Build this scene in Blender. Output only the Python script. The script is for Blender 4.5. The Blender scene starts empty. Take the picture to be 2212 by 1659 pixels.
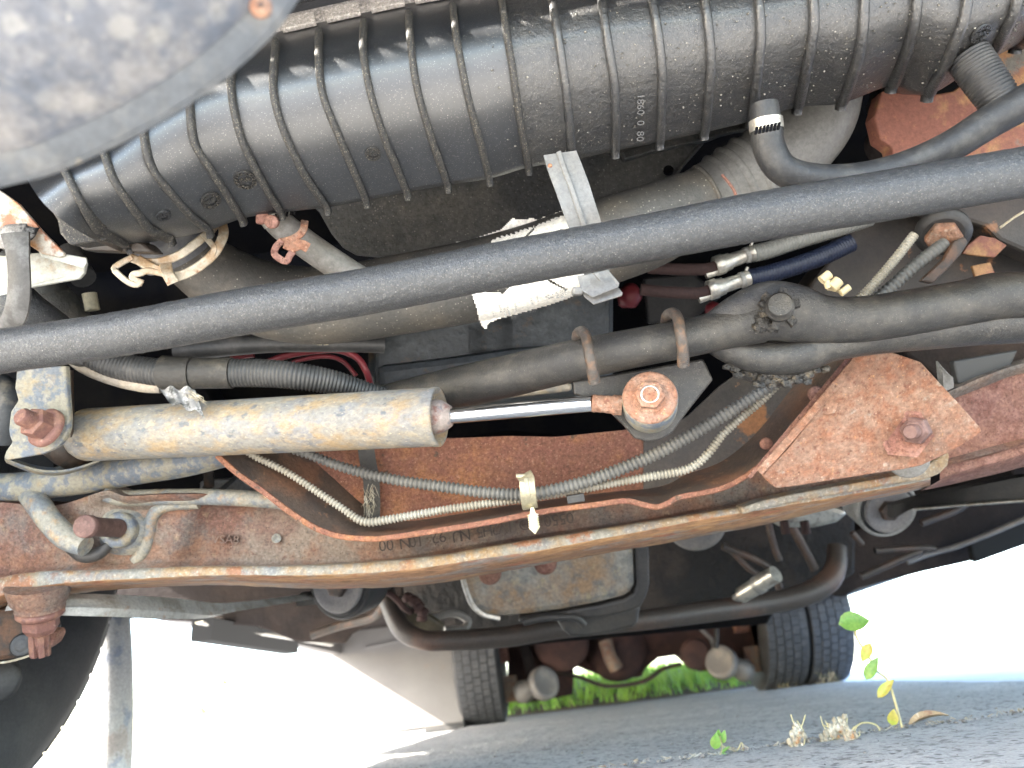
import bpy, math, random
from mathutils import Vector, Matrix, noise
from math import sin, cos, pi, radians as rad
random.seed(4)
S = bpy.context.scene
COL = S.collection
# ------------------------------------------------------------------ camera
PITCH, ROLL, CAMH = rad(22.5), rad(6.9), 0.085
FPX, CX, CY = 1650.0, 1106.0, 829.5
fw0 = Vector((0, cos(PITCH), sin(PITCH))); rt0 = Vector((1, 0, 0)); up0 = Vector((0, -sin(PITCH), cos(PITCH)))
RT = rt0*cos(ROLL) - up0*sin(ROLL); UP = rt0*sin(ROLL) + up0*cos(ROLL); FW = fw0
C0 = Vector((0, 0, CAMH))
cam = bpy.data.cameras.new('camera'); camo = bpy.data.objects.new('camera', cam); COL.objects.link(camo)
camo.matrix_world = Matrix(((RT.x, UP.x, -FW.x, C0.x), (RT.y, UP.y, -FW.y, C0.y), (RT.z, UP.z, -FW.z, C0.z), (0, 0, 0, 1)))
cam.sensor_width = 36; cam.lens = FPX/2212*36; cam.clip_start = 0.02; cam.clip_end = 500
cam.dof.use_dof = True; cam.dof.focus_distance = 0.60; cam.dof.aperture_fstop = 8.0
S.camera = camo
# ------------------------------------------------------------------ light
w = bpy.data.worlds.new('World'); S.world = w; w.use_nodes = True
SUN = Vector((-0.80, -0.35, 0.56)).normalized()
nt = w.node_tree; nt.nodes.clear()
sk = nt.nodes.new('ShaderNodeTexSky'); sk.sky_type = 'NISHITA'; sk.sun_disc = False
sk.sun_elevation = math.asin(SUN.z); sk.sun_rotation = math.atan2(SUN.x, SUN.y); sk.air_density = 1.0; sk.dust_density = 1.5
bg = nt.nodes.new('ShaderNodeBackground'); bg.inputs[1].default_value = 0.15
wo = nt.nodes.new('ShaderNodeOutputWorld'); nt.links.new(sk.outputs[0], bg.inputs[0]); nt.links.new(bg.outputs[0], wo.inputs[0])
sl = bpy.data.lights.new('sun', 'SUN'); sl.energy = 5.0; sl.angle = rad(0.5); sl.color = (1, 0.95, 0.87)
slo = bpy.data.objects.new('sun', sl); COL.objects.link(slo); slo.rotation_euler = (-SUN).to_track_quat('-Z', 'Y').to_euler()
slo.location = SUN*20
S.view_settings.view_transform = 'Standard'; S.view_settings.look = 'None'; S.view_settings.exposure = 3.75; S.view_settings.gamma = 1
S.view_settings.use_curve_mapping = False
S.render.engine = 'CYCLES'; S.cycles.use_denoising = True; S.cycles.max_bounces = 7; S.cycles.diffuse_bounces = 5; S.cycles.glossy_bounces = 4
S.cycles.sample_clamp_indirect = 8.0
# ------------------------------------------------------------------ helpers
def ray(u, v): return RT*((u-CX)/FPX) + UP*((CY-v)/FPX) + FW
def P(u, v, d): return C0 + ray(u, v)*d
def PY(u, v, y): return P(u, v, (y-C0.y)/ray(u, v).y)          # point of that sight line at world distance y
def PZ(u, v, z): return P(u, v, (z-C0.z)/ray(u, v).z)
def tocam(p): return (C0-p).normalized()
class MB:
    def __init__(s): s.v = []; s.f = []; s.sm = []
    def add(s, vs, fs, smooth=False):
        o = len(s.v); s.v += [Vector(x) for x in vs]; s.f += [tuple(i+o for i in f) for f in fs]; s.sm += [smooth]*len(fs); return s
    def grid(s, rows, smooth=True, thick=None, closed=False):
        n, m = len(rows), len(rows[0]); vs = [p for r in rows for p in r]
        mm = m if closed else m-1
        fs = [(i*m+j, i*m+(j+1) % m, (i+1)*m+(j+1) % m, (i+1)*m+j) for i in range(n-1) for j in range(mm)]
        s.add(vs, fs, smooth)
        if thick is not None:
            vs2 = [p+thick for p in vs]; s.add(vs2, [f[::-1] for f in fs], smooth)
            b = [i for i in range(m)] + [i*m+m-1 for i in range(1, n)] + [(n-1)*m+j for j in range(m-2, -1, -1)] + [i*m for i in range(n-2, 0, -1)]
            L = len(b); s.add([vs[i] for i in b]+[vs2[i] for i in b], [(k, k+L, (k+1) % L+L, (k+1) % L) for k in range(L)])
        return s
    def prism(s, poly, back, smooth=False):
        n = len(poly); s.add(list(poly)+[p+back for p in poly], [tuple(range(n)), tuple(range(2*n-1, n-1, -1))]+[(i, i+n, (i+1) % n+n, (i+1) % n) for i in range(n)], smooth); return s
    def box(s, c, a, b, h):
        vs = [c+x*a+y*b+z*h for x in (-1, 1) for y in (-1, 1) for z in (-1, 1)]
        return s.add(vs, [(0, 1, 3, 2), (4, 6, 7, 5), (0, 4, 5, 1), (2, 3, 7, 6), (0, 2, 6, 4), (1, 5, 7, 3)])
    def aabb(s, lo, hi):
        lo, hi = Vector(lo), Vector(hi); c = (lo+hi)/2; h = (hi-lo)/2
        return s.box(c, Vector((h.x, 0, 0)), Vector((0, h.y, 0)), Vector((0, 0, h.z)))
    def tube(s, pts, r, seg=18, cap=True, flat=None):
        n = len(pts); rr = r if hasattr(r, '__len__') else [r]*n
        t = [(pts[min(i+1, n-1)]-pts[max(i-1, 0)]).normalized() for i in range(n)]
        a = t[0].orthogonal().normalized(); rows = []
        if flat: a = (flat - t[0]*flat.dot(t[0])).normalized()
        for i in range(n):
            a = (a-t[i]*a.dot(t[i])).normalized(); b = t[i].cross(a)
            rows.append([pts[i]+(a*cos(2*pi*k/seg)+b*sin(2*pi*k/seg))*rr[i] for k in range(seg)])
        s.grid(rows, True, closed=True)
        if cap:
            s.add(rows[0], [tuple(range(seg-1, -1, -1))]); s.add(rows[-1], [tuple(range(seg))])
        return s
    def rev(s, p0, ax, prof, seg=28):
        ax = ax.normalized(); a = ax.orthogonal().normalized(); b = ax.cross(a)
        rows = [[p0+ax*h+(a*cos(2*pi*k/seg)+b*sin(2*pi*k/seg))*r for k in range(seg)] for h, r in prof]
        s.grid(rows, seg > 8, closed=True); s.add(rows[0], [tuple(range(seg-1, -1, -1))]); s.add(rows[-1], [tuple(range(seg))]); return s
    def sweep(s, pts, sec, nrm=None, smooth=False, closed=False):
        n = len(pts); rows = []
        for i in range(n):
            t = (pts[(i+1) % n if closed else min(i+1, n-1)]-pts[i-1 if (closed or i) else 0]).normalized()
            N = nrm[i] if isinstance(nrm, list) else (nrm if nrm is not None else tocam(pts[i]))
            N = (N-t*N.dot(t)).normalized(); B = t.cross(N)
            sc = sec(i/(n-1)) if callable(sec) else sec
            rows.append([pts[i]+B*x+N*y for x, y in sc])
        if closed: rows.append(rows[0])
        m = len(rows[0]); s.grid(rows, smooth, closed=True)
        if not closed: s.add(rows[0], [tuple(range(m-1, -1, -1))]); s.add(rows[-1], [tuple(range(m))])
        return s
    def blob(s, c, r, nu=10, nv=7, amp=0.25, fr=3.0, seed=0.0):
        rows = []
        for i in range(nv+1):
            th = pi*i/nv; row = []
            for k in range(nu):
                ph = 2*pi*k/nu; d = Vector((sin(th)*cos(ph), sin(th)*sin(ph), cos(th)))
                q = 1+amp*noise.noise(d*fr+Vector((seed, seed*2, 0)))
                row.append(c+Vector((d.x*r[0], d.y*r[1], d.z*r[2]))*q)
            rows.append(row)
        return s.grid(rows, True, closed=True)
def rect(w, h): return [(-w/2, 0), (-w/2, h), (w/2, h), (w/2, 0)]
def rrect(w, h, c=.3):
    a = w/2; k = c*h
    return [(-a, 0), (-a, h-k), (-a+k, h), (a-k, h), (a, h-k), (a, 0)]
def crv(pts, n=8, closed=False):                       # Catmull-Rom through points (Vectors or tuples)
    p = [Vector(x) for x in pts]; L = len(p); out = []
    rng = range(L if closed else L-1)
    for i in rng:
        if closed: a, b, c, d = p[i-1], p[i], p[(i+1) % L], p[(i+2) % L]
        else:
            b, c = p[i], p[i+1]; a = p[i-1] if i else b*2-c; d = p[i+2] if i+2 < L else c*2-b
        for k in range(n):
            t = k/n; out.append(.5*((2*b)+(c-a)*t+(2*a-5*b+4*c-d)*t*t+(3*b-a-3*c+d)*t**3))
    if not closed: out.append(p[-1].copy())
    return out
def path(pts, n=8):                                     # list of (u, v, d) or (u, v, d, rpx) -> world path, radii
    q = [Vector((x[0], x[1], x[2])) for x in pts]; c = crv(q, n); W = [P(*x) for x in c]
    if len(pts[0]) > 3:
        r = crv([Vector((x[3], 0, 0)) for x in pts], n); return W, [max(a.x, .1)*b.z/FPX for a, b in zip(r, c)]
    return W
def resample(pts, step, extra=None):
    out = [pts[0].copy()]; ex = [extra[0]] if extra else None; acc = 0.0
    for i in range(1, len(pts)):
        a, b = pts[i-1], pts[i]; L = (b-a).length; t = step-acc
        while t <= L:
            out.append(a.lerp(b, t/L))
            if extra: ex.append(extra[i-1]+(extra[i]-extra[i-1])*t/L)
            t += step
        acc = L-(t-step)
    return (out, ex) if extra else out
def corr(pts, r, pitch, depth, seg=14, sharp=1.0):                 # corrugated hose
    rl = r if hasattr(r, '__len__') else [r]*len(pts)
    q, e = resample(pts, pitch/5, rl)
    pr = [0.0, 0.75, 1.0, 0.95, 0.35]
    return MB().tube(q, [e[i]-depth*(1-pr[i % 5]) for i in range(len(q))], seg)
def solidify_bevel(o, wdt, seg=2):
    m = o.modifiers.new('bevel', 'BEVEL'); m.width = wdt; m.segments = seg; m.limit_method = 'ANGLE'; m.angle_limit = rad(40); m.harden_normals = False
def mesh(name, mb, mat, loc, bev=0, disp=None):
    me = bpy.data.meshes.new(name); me.from_pydata([v-loc for v in mb.v], [], mb.f); me.polygons.foreach_set('use_smooth', mb.sm); me.validate()
    import bmesh
    bm = bmesh.new(); bm.from_mesh(me); bmesh.ops.recalc_face_normals(bm, faces=bm.faces); bm.to_mesh(me); bm.free()
    me.materials.append(mat); o = bpy.data.objects.new(name, me); COL.objects.link(o)
    if bev: solidify_bevel(o, bev)
    return o
def tag(o, label=None, cat=None, group=None, kind=None):
    if label: o['label'] = label
    if cat: o['category'] = cat
    if group: o['group'] = group
    if kind: o['kind'] = kind
    return o
def T(name, label, cat, at, group=None):
    o = bpy.data.objects.new(name, None); o.empty_display_size = .02; COL.objects.link(o); o.location = at if isinstance(at, Vector) else P(*at)
    return tag(o, label, cat, group)
def part(t, name, mb, mat, bev=0, label=None, kind=None, par=None):
    loc = Vector(t.location); 
    if t.parent: loc = loc + Vector(t.parent.location)
    o = mesh(name, mb, mat, loc, bev); o.parent = t; tag(o, label, kind=kind); return o
def sub(p, name, mb, mat, bev=0, label=None, kind=None):          # sub-part: parent part has identity location below its thing
    o = mesh(name, mb, mat, Vector(p.parent.location), bev); o.parent = p; return tag(o, label, kind=kind)
def solo(name, label, cat, mb, mat, bev=0, group=None, kind=None):
    c = sum(mb.v, Vector())/len(mb.v); o = mesh(name, mb, mat, c, bev); o.location = c; return tag(o, label, cat, group, kind)
def text(t, name, s, u, v, d, size_px, ang, mat, ext=0.0008, sub_of=None, mirror=False, squash=1.0):
    cu = bpy.data.curves.new(name, 'FONT'); cu.body = s; nm_ = name; cu.size = size_px*d/FPX; cu.extrude = ext; cu.align_x = 'CENTER'; cu.align_y = 'CENTER'; cu.resolution_u = 3
    cu.materials.append(mat); tmp = bpy.data.objects.new('tmp', cu); COL.objects.link(tmp); bpy.context.view_layer.update()
    me = bpy.data.meshes.new_from_object(tmp.evaluated_get(bpy.context.evaluated_depsgraph_get())); bpy.data.objects.remove(tmp); me.name = name
    o = bpy.data.objects.new(name, me); COL.objects.link(o)
    p = P(u, v, d); n = tocam(p); x = (RT*cos(ang)-UP*sin(ang)); x = (x-n*x.dot(n)).normalized(); y = n.cross(x)
    loc = p-Vector(t.location); y = y*squash
    o.matrix_local = Matrix(((x.x, y.x, n.x, loc.x), (x.y, y.y, n.y, loc.y), (x.z, y.z, n.z, loc.z), (0, 0, 0, 1)))
    o.parent = sub_of or t; return o
# ------------------------------------------------------------------ materials
def mat(name, base, layers=(), rough=.6, metal=0.0, bump=(), spec=.5, coat=0.0, scale=1.0, stretch=None, roughvar=None, grain=.3, gs=260, speck=()):
    """base: colour; layers: (colour, noise scale, lo, hi[, amount]) patches one over another; bump: (scale, distance)"""
    m = bpy.data.materials.new(name); m.use_nodes = True; N = m.node_tree.nodes; L = m.node_tree.links
    b = N['Principled BSDF']; b.inputs['Roughness'].default_value = rough; b.inputs['Metallic'].default_value = metal
    b.inputs['Specular IOR Level'].default_value = spec; b.inputs['Coat Weight'].default_value = coat; b.inputs['Coat Roughness'].default_value = .24
    tc = N.new('ShaderNodeTexCoord'); co = tc.outputs['Object']
    if stretch:
        mp = N.new('ShaderNodeMapping'); mp.inputs['Scale'].default_value = stretch; L.new(co, mp.inputs[0]); co = mp.outputs[0]
    cur = None; k = 0
    for ly in layers:
        c, sc, lo, hi = ly[:4]; amt = ly[4] if len(ly) > 4 else 1.0; k += 1
        nz = N.new('ShaderNodeTexNoise'); nz.noise_dimensions = '4D'; nz.inputs['W'].default_value = k*3.7+len(name)*.31
        nz.inputs['Scale'].default_value = sc*scale; nz.inputs['Detail'].default_value = 7; nz.inputs['Roughness'].default_value = .62
        L.new(co, nz.inputs['Vector'])
        mr = N.new('ShaderNodeMapRange'); mr.inputs['From Min'].default_value = lo; mr.inputs['From Max'].default_value = hi; mr.inputs['To Max'].default_value = amt
        L.new(nz.outputs['Fac'], mr.inputs['Value'])
        mx = N.new('ShaderNodeMix'); mx.data_type = 'RGBA'; L.new(mr.outputs[0], mx.inputs['Factor'])
        if cur is None: mx.inputs['A'].default_value = (*base, 1)
        else: L.new(cur, mx.inputs['A'])
        mx.inputs['B'].default_value = (*c, 1); cur = mx.outputs['Result']
    for (sc_, sr, sp, scol, sam) in speck:                      # scattered dust dots
        vo = N.new('ShaderNodeTexVoronoi'); vo.inputs['Scale'].default_value = sc_; L.new(co, vo.inputs['Vector'])
        m1 = N.new('ShaderNodeMapRange'); m1.inputs['From Min'].default_value = sr; m1.inputs['From Max'].default_value = sr*.6; L.new(vo.outputs['Distance'], m1.inputs['Value'])
        sx = N.new('ShaderNodeSeparateColor'); L.new(vo.outputs['Color'], sx.inputs[0])
        m2 = N.new('ShaderNodeMapRange'); m2.inputs['From Min'].default_value = 1-sp; m2.inputs['From Max'].default_value = 1; m2.inputs['To Min'].default_value = 0; m2.inputs['To Max'].default_value = sam; L.new(sx.outputs[0], m2.inputs['Value'])
        mm = N.new('ShaderNodeMath'); mm.operation = 'MULTIPLY'; L.new(m1.outputs[0], mm.inputs[0]); L.new(m2.outputs[0], mm.inputs[1])
        mx = N.new('ShaderNodeMix'); mx.data_type = 'RGBA'; L.new(mm.outputs[0], mx.inputs['Factor'])
        if cur is None: mx.inputs['A'].default_value = (*base, 1)
        else: L.new(cur, mx.inputs['A'])
        mx.inputs['B'].default_value = (*scol, 1); cur = mx.outputs['Result']
    if grain and layers:
        nz = N.new('ShaderNodeTexNoise'); nz.inputs['Scale'].default_value = gs; nz.inputs['Detail'].default_value = 6; nz.inputs['Roughness'].default_value = .75; L.new(co, nz.inputs['Vector'])
        mr = N.new('ShaderNodeMapRange'); mr.inputs['From Min'].default_value = .3; mr.inputs['From Max'].default_value = .7; mr.inputs['To Min'].default_value = 1-grain; mr.inputs['To Max'].default_value = 1+grain
        L.new(nz.outputs['Fac'], mr.inputs['Value'])
        mx = N.new('ShaderNodeMix'); mx.data_type = 'RGBA'; mx.blend_type = 'MULTIPLY'; mx.inputs['Factor'].default_value = 1; mx.clamp_result = False
        L.new(cur, mx.inputs['A']); L.new(mr.outputs[0], mx.inputs['B']); cur = mx.outputs['Result']
    if cur is None: b.inputs['Base Color'].default_value = (*base, 1)
    else: L.new(cur, b.inputs['Base Color'])
    prev = None
    for sc, dist in bump:
        nz = N.new('ShaderNodeTexNoise'); nz.inputs['Scale'].default_value = sc*scale; nz.inputs['Detail'].default_value = 5; nz.inputs['Roughness'].default_value = .6
        L.new(co, nz.inputs['Vector'])
        bp = N.new('ShaderNodeBump'); bp.inputs['Distance'].default_value = dist; bp.inputs['Strength'].default_value = 1
        L.new(nz.outputs['Fac'], bp.inputs['Height'])
        if prev: L.new(prev, bp.inputs['Normal'])
        prev = bp.outputs[0]
    if prev: L.new(prev, b.inputs['Normal'])
    if roughvar:
        nz = N.new('ShaderNodeTexNoise'); nz.inputs['Scale'].default_value = roughvar[0]; L.new(co, nz.inputs['Vector'])
        mr = N.new('ShaderNodeMapRange'); mr.inputs['From Min'].default_value = .3; mr.inputs['From Max'].default_value = .7
        mr.inputs['To Min'].default_value = roughvar[1]; mr.inputs['To Max'].default_value = roughvar[2]
        L.new(nz.outputs['Fac'], mr.inputs['Value']); L.new(mr.outputs[0], b.inputs['Roughness'])
    return m
M = {}
M['tank'] = mat('black_plastic_dusty', (.011, .012, .014), [((.018, .019, .021), 25, .4, .65), ((.05, .048, .045), 900, .62, .75, .5), ((.42, .40, .36), 1500, .72, .78, .7)], .36, bump=((900, .00015), (2600, .00012)), spec=.9, coat=.5, speck=((1100, .40, .35, (.13, .125, .115), 1), (500, .20, .10, (.26, .25, .22), .9)))
M['rib'] = mat('black_plastic_gritty', (.018, .017, .017), [((.05, .046, .038), 500, .45, .65, .7), ((.30, .26, .2), 1300, .66, .74, .8)], .6, bump=((700, .0007),), speck=((900, .45, .6, (.17, .15, .11), 1),))
M['tankgrime'] = mat('black_plastic_grimy', (.013, .013, .014), [((.030, .028, .025), 120, .4, .7), ((.33, .31, .28), 1100, .66, .74, .6)], .38, bump=((260, .0012), (900, .0005)), spec=.8, coat=.5, speck=((900, .38, .4, (.12, .11, .095), 1), (420, .2, .12, (.28, .26, .22), .9)))
M['bar'] = mat('black_paint_gritty', (.017, .018, .020), [((.036, .037, .039), 300, .42, .62, .7), ((.09, .08, .06), 600, .55, .72, .5), ((.3, .29, .26), 1400, .68, .75, .6)], .40, bump=((600, .0009), (1500, .0005)), spec=.6, coat=.12, speck=((1000, .42, .5, (.13, .125, .11), 1), (500, .2, .10, (.30, .29, .27), .9)))
M['link'] = mat('black_greased_steel', (.022, .021, .020), [((.05, .045, .038), 60, .45, .65), ((.16, .14, .10), 900, .64, .74, .5)], .40, bump=((500, .0006), (1500, .0003)), spec=.5, speck=((1000, .36, .4, (.11, .10, .08), 1), (450, .18, .08, (.3, .28, .25), .9)))
M['grease'] = mat('caked_grease', (.018, .016, .014), [((.09, .07, .045), 120, .5, .65)], .45, bump=((160, .004), (600, .0015)), spec=.6)
M['fabric_black'] = mat('black_rubber', (.018, .018, .019), [((.045, .043, .04), 80, .45, .65), ((.2, .19, .17), 900, .68, .75, .5)], .5, bump=((700, .0004),))
M['damper'] = mat('dusty_yellowed_paint', (.215, .20, .17), [((.29, .21, .12), 45, .44, .58), ((.18, .18, .18), 70, .48, .58, .85), ((.33, .28, .20), 150, .53, .64, .7), ((.10, .11, .125), 95, .58, .64, .85), ((.22, .12, .06), 190, .66, .72, .8)], .55, bump=((300, .0005),), stretch=(.6, 1, 1), grain=0.28, gs=330, speck=((300, .32, .2, (.10, .11, .12), .8), (420, .3, .2, (.50, .42, .30), .6)))
M['mottle'] = mat('mottled_blue_grey_paint', (.21, .195, .15), [((.095, .115, .145), 70, .46, .54, .9), ((.25, .19, .105), 60, .55, .66, .8), ((.27, .25, .20), 150, .55, .64, .7)], .55, bump=((300, .0004),), grain=0.28, gs=300)
M['mottle2'] = mat('grey_green_cast_scale', (.27, .25, .20), [((.13, .15, .17), 50, .48, .58, .8), ((.36, .22, .10), 60, .56, .66, .7), ((.20, .10, .06), 120, .6, .7, .6)], .6, bump=((200, .001),), grain=0.35, gs=300)
M['rust'] = mat('red_brown_rust', (.16, .072, .055), [((.23, .12, .085), 30, .42, .6), ((.26, .14, .11), 90, .45, .6, .7), ((.10, .04, .03), 200, .56, .66, .7), ((.42, .26, .16), 260, .64, .72, .6)], .8, bump=((220, .0012), (700, .0006)), spec=.25, grain=0.5, gs=330, speck=((420, .34, .3, (.06, .03, .025), .9), (500, .3, .25, (.38, .22, .15), .7)))
M['rustweb'] = mat('rusty_cast_web', (.145, .078, .060), [((.215, .175, .14), 9, .42, .54, .9), ((.22, .11, .065), 26, .48, .6, .7), ((.13, .12, .11), 18, .52, .60, .7), ((.12, .055, .04), 150, .57, .66, .6), ((.36, .27, .17), 70, .6, .7, .6)], .75, bump=((130, .0015), (600, .0006)), spec=.3, grain=0.5, gs=300, speck=((380, .34, .3, (.07, .04, .03), .9), (450, .3, .25, (.36, .24, .17), .6)))
M['rustorange'] = mat('orange_rust', (.20, .092, .06), [((.31, .14, .065), 16, .47, .60, .9), ((.20, .085, .06), 90, .42, .62, .8), ((.08, .06, .045), 40, .605, .635, .85), ((.42, .24, .16), 300, .55, .72, .6)], .8, bump=((230, .0012), (700, .0005)), spec=.25, grain=0.5, gs=330, speck=((450, .36, .35, (.09, .045, .03), .8), (520, .32, .35, (.48, .28, .18), .7)))
M['rustplate'] = mat('pitted_orange_rust_plate', (.23, .125, .082), [((.29, .19, .14), 50, .42, .64, .8), ((.24, .10, .055), 80, .46, .62, .8), ((.15, .06, .04), 160, .58, .66, .8), ((.33, .29, .24), 80, .6, .68, .6), ((.56, .30, .12), 200, .62, .7, .6)], .75, bump=((150, .0016), (600, .0007)), spec=.3, grain=0.45, gs=260, speck=((260, .34, .3, (.13, .06, .04), .8), (380, .3, .3, (.48, .32, .22), .6)))
M['flange'] = mat('scaly_tan_flange', (.22, .205, .17), [((.30, .19, .09), 22, .46, .58, .9), ((.17, .175, .18), 50, .5, .6, .7), ((.26, .11, .05), 40, .54, .62, .9), ((.45, .42, .36), 300, .55, .65, .6)], .6, bump=((180, .0012),), grain=0.35, gs=260)
M['rustflange'] = mat('rust_flange_underside', (.24, .13, .07), [((.36, .20, .09), 35, .48, .6), ((.20, .20, .19), 45, .53, .62, .7), ((.30, .10, .05), 80, .55, .65, .8), ((.13, .07, .04), 150, .58, .66, .7)], .7, bump=((180, .0012),), stretch=(.35, 1, 1), grain=0.45, gs=240)
M['darkrust'] = mat('dark_oily_rust', (.050, .036, .028), [((.11, .055, .03), 40, .5, .65), ((.035, .030, .027), 60, .5, .6)], .55, bump=((200, .0008),))
M['rail'] = mat('dark_brown_dusty_rail', (.032, .027, .023), [((.055, .042, .032), 12, .45, .65), ((.24, .11, .05), 35, .62, .66, .9), ((.3, .27, .22), 900, .7, .76, .6)], .5, bump=((500, .0004),))
M['chrome'] = mat('polished_chrome_rod', (.80, .81, .82), (), .16, 1.0)
M['steel'] = mat('dull_bare_steel', (.42, .40, .36), [((.30, .26, .2), 60, .5, .65)], .35, .85, bump=((400, .0002),))
M['zinc'] = mat('grey_zinc', (.30, .29, .27), [((.2, .19, .17), 70, .5, .65)], .42, .15, bump=((300, .0003),))
M['alu'] = mat('corroded_aluminium', (.30, .27, .24), [((.46, .42, .38), 400, .5, .62), ((.12, .10, .09), 500, .58, .68)], .6, .5, bump=((700, .0008),), grain=0.5, gs=600)
M['clamp'] = mat('cream_zinc_clamp_with_rust', (.40, .35, .27), [((.28, .17, .08), 50, .48, .60, .85), ((.24, .12, .06), 110, .6, .67, .8)], .4, .3, bump=((300, .0003),))
M['hose'] = mat('dusty_brown_grey_hose', (.050, .047, .042), [((.078, .068, .055), 20, .45, .6), ((.125, .115, .10), 90, .6, .7, .5), ((.30, .27, .22), 1000, .68, .75, .5)], .6, bump=((500, .0004),), speck=((400, .3, .3, (.30, .28, .23), 1),))
M['hoseneck'] = mat('grey_plastic_neck', (.10, .10, .105), [((.18, .17, .16), 40, .5, .65)], .4)
M['shroud'] = mat('dusty_black_shroud', (.040, .041, .042), [((.075, .072, .066), 18, .45, .6), ((.13, .12, .10), 120, .6, .72, .6)], .55, bump=((250, .0008),), speck=((400, .3, .3, (.2, .19, .17), 1),), grain=0.5, gs=200)
M['oilpan'] = mat('blue_black_oily_pan', (.035, .042, .048), [((.07, .08, .085), 20, .48, .6), ((.13, .075, .03), 28, .56, .66, .8)], .4, bump=((150, .001),), grain=0.4, gs=150)
M['pan2'] = mat('rusted_transmission_pan', (.26, .245, .21), [((.30, .18, .09), 14, .45, .64, .85), ((.13, .135, .135), 45, .50, .62, .7), ((.36, .30, .18), 60, .58, .68, .7)], .38, .2, bump=((160, .0008),), grain=0.35, gs=180)
M['strap'] = mat('grey_plastic_strap', (.145, .142, .135), [((.18, .17, .155), 50, .5, .6), ((.36, .2, .12), 80, .70, .73, .7)], .5, bump=((300, .0003),))
M['conduit'] = mat('dark_grey_conduit', (.11, .108, .10), [((.15, .145, .13), 30, .45, .6), ((.08, .075, .068), 40, .55, .65)], .6, grain=0)
M['conduit2'] = mat('pale_dusty_conduit', (.26, .235, .185), [((.34, .32, .27), 30, .45, .6), ((.15, .12, .09), 30, .55, .65, .8)], .65, grain=0)
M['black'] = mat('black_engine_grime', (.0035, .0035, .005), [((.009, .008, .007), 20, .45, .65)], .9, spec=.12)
M['darkgrey'] = mat('dark_grey_casting', (.028, .027, .027), [((.05, .045, .04), 15, .45, .65)], .5, bump=((200, .0006),))
M['tape'] = mat('black_cloth_tape', (.035, .032, .028), [((.08, .07, .055), 60, .5, .65)], .55, bump=((250, .001),))
M['pipe_grey'] = mat('grey_hose_dusty', (.11, .10, .085), [((.17, .16, .145), 50, .45, .65), ((.26, .25, .23), 300, .62, .7, .4)], .55)
M['white'] = mat('white_plastic_bracket', (.42, .42, .37), [((.30, .20, .11), 45, .58, .68, .7)], .45)
M['whiterust'] = mat('white_paint_with_rust', (.42, .38, .32), [((.40, .18, .05), 22, .47, .56, .9), ((.28, .10, .04), 40, .54, .60, .9), ((.10, .08, .08), 50, .62, .68, .8)], .5, bump=((120, .001),))
M['paper'] = mat('torn_paper_label', (.78, .75, .68), [((.58, .50, .40), 14, .52, .68, .6)], .8)
M['ink'] = mat('grey_ink', (.20, .20, .20), (), .8)
M['cream'] = mat('cream_nylon', (.72, .60, .36), (), .4)
M['pale_clip'] = mat('yellow_white_nylon', (.80, .70, .40), [((.9, .88, .8), 60, .45, .6)], .4)
M['bronzeclip'] = mat('tan_spring_clip', (.36, .32, .22), [((.24, .2, .13), 60, .5, .65)], .35, .4)
M['red'] = mat('dull_red_wire', (.20, .028, .035), (), .45)
M['blue'] = mat('dark_blue_line', (.008, .013, .034), (), .45)
M['silver'] = mat('brushed_silver_fitting', (.52, .49, .43), [((.34, .31, .27), 60, .5, .6)], .35, .7)
M['tyre'] = mat('dark_tyre_rubber', (.022, .022, .024), [((.035, .034, .034), 12, .45, .6), ((.3, .28, .25), 160, .76, .79, .7)], .65, bump=((300, .0004),))
M['tyretread'] = mat('dusty_tread_rubber', (.050, .052, .056), [((.075, .076, .08), 30, .45, .6)], .6, bump=((120, .002),))
M['valance'] = mat('blotchy_grey_blue_paint', (.070, .075, .090), [((.125, .122, .125), 85, .44, .58, .9), ((.045, .055, .075), 60, .5, .60, .8), ((.28, .25, .21), 150, .64, .70, .6)], .55, bump=((150, .0003),), speck=((110, .5, .45, (.20, .19, .175), .7),))
M['valedge'] = mat('blotchy_worn_edge_paint', (.065, .073, .085), [((.12, .12, .12), 60, .46, .60, .8), ((.45, .36, .22), 28, .62, .66, .9), ((.30, .11, .06), 40, .66, .69, .9)], .5, bump=((200, .0003),))
M['asphalt'] = mat('worn_asphalt', (.42, .405, .38), [((.50, .485, .45), 6, .45, .6), ((.14, .13, .12), 90, .52, .62, .8), ((.50, .47, .42), 230, .70, .73, .9), ((.10, .095, .09), 300, .6, .7, .7)], .8, bump=((170, .004), (500, .002)), speck=((150, .40, .45, (.44, .41, .37), 1), (62, .17, .22, (.62, .59, .54), 1), (110, .42, .5, (.12, .11, .10), 1)))
M['lit_ground'] = mat('pale_concrete', (.235, .235, .235), [((.20, .20, .20), 4, .45, .6)], .85)
M['grass'] = mat('bright_grass', (.17, .36, .03), [((.24, .42, .05), 6, .45, .6)], .6)
M['soil'] = mat('brown_soil', (.12, .08, .06), [((.07, .05, .04), 12, .45, .6)], .9, bump=((20, .02),))
M['bodywhite'] = mat('dusty_white_body_panel', (.17, .16, .15), [((.13, .12, .115), 3, .42, .62, .8), ((.19, .14, .11), 8, .6, .68, .5)], .55)
M['mudflap'] = mat('dark_mudflap', (.014, .014, .014), (), .8, spec=.2)
M['under'] = mat('dark_underbody', (.024, .019, .018), [((.050, .036, .030), 5, .5, .65)], .85, spec=.2, bump=((30, .004),))
M['drum'] = mat('grey_brake_drum', (.17, .16, .16), [((.24, .22, .2), 12, .5, .65)], .5)
M['axle_rust'] = mat('dark_red_axle_rust', (.040, .020, .018), [((.075, .035, .028), 9, .45, .6)], .85)
M['leaf'] = mat('bright_green_leaf', (.13, .26, .05), [((.22, .32, .07), 60, .5, .7)], .5)
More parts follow.
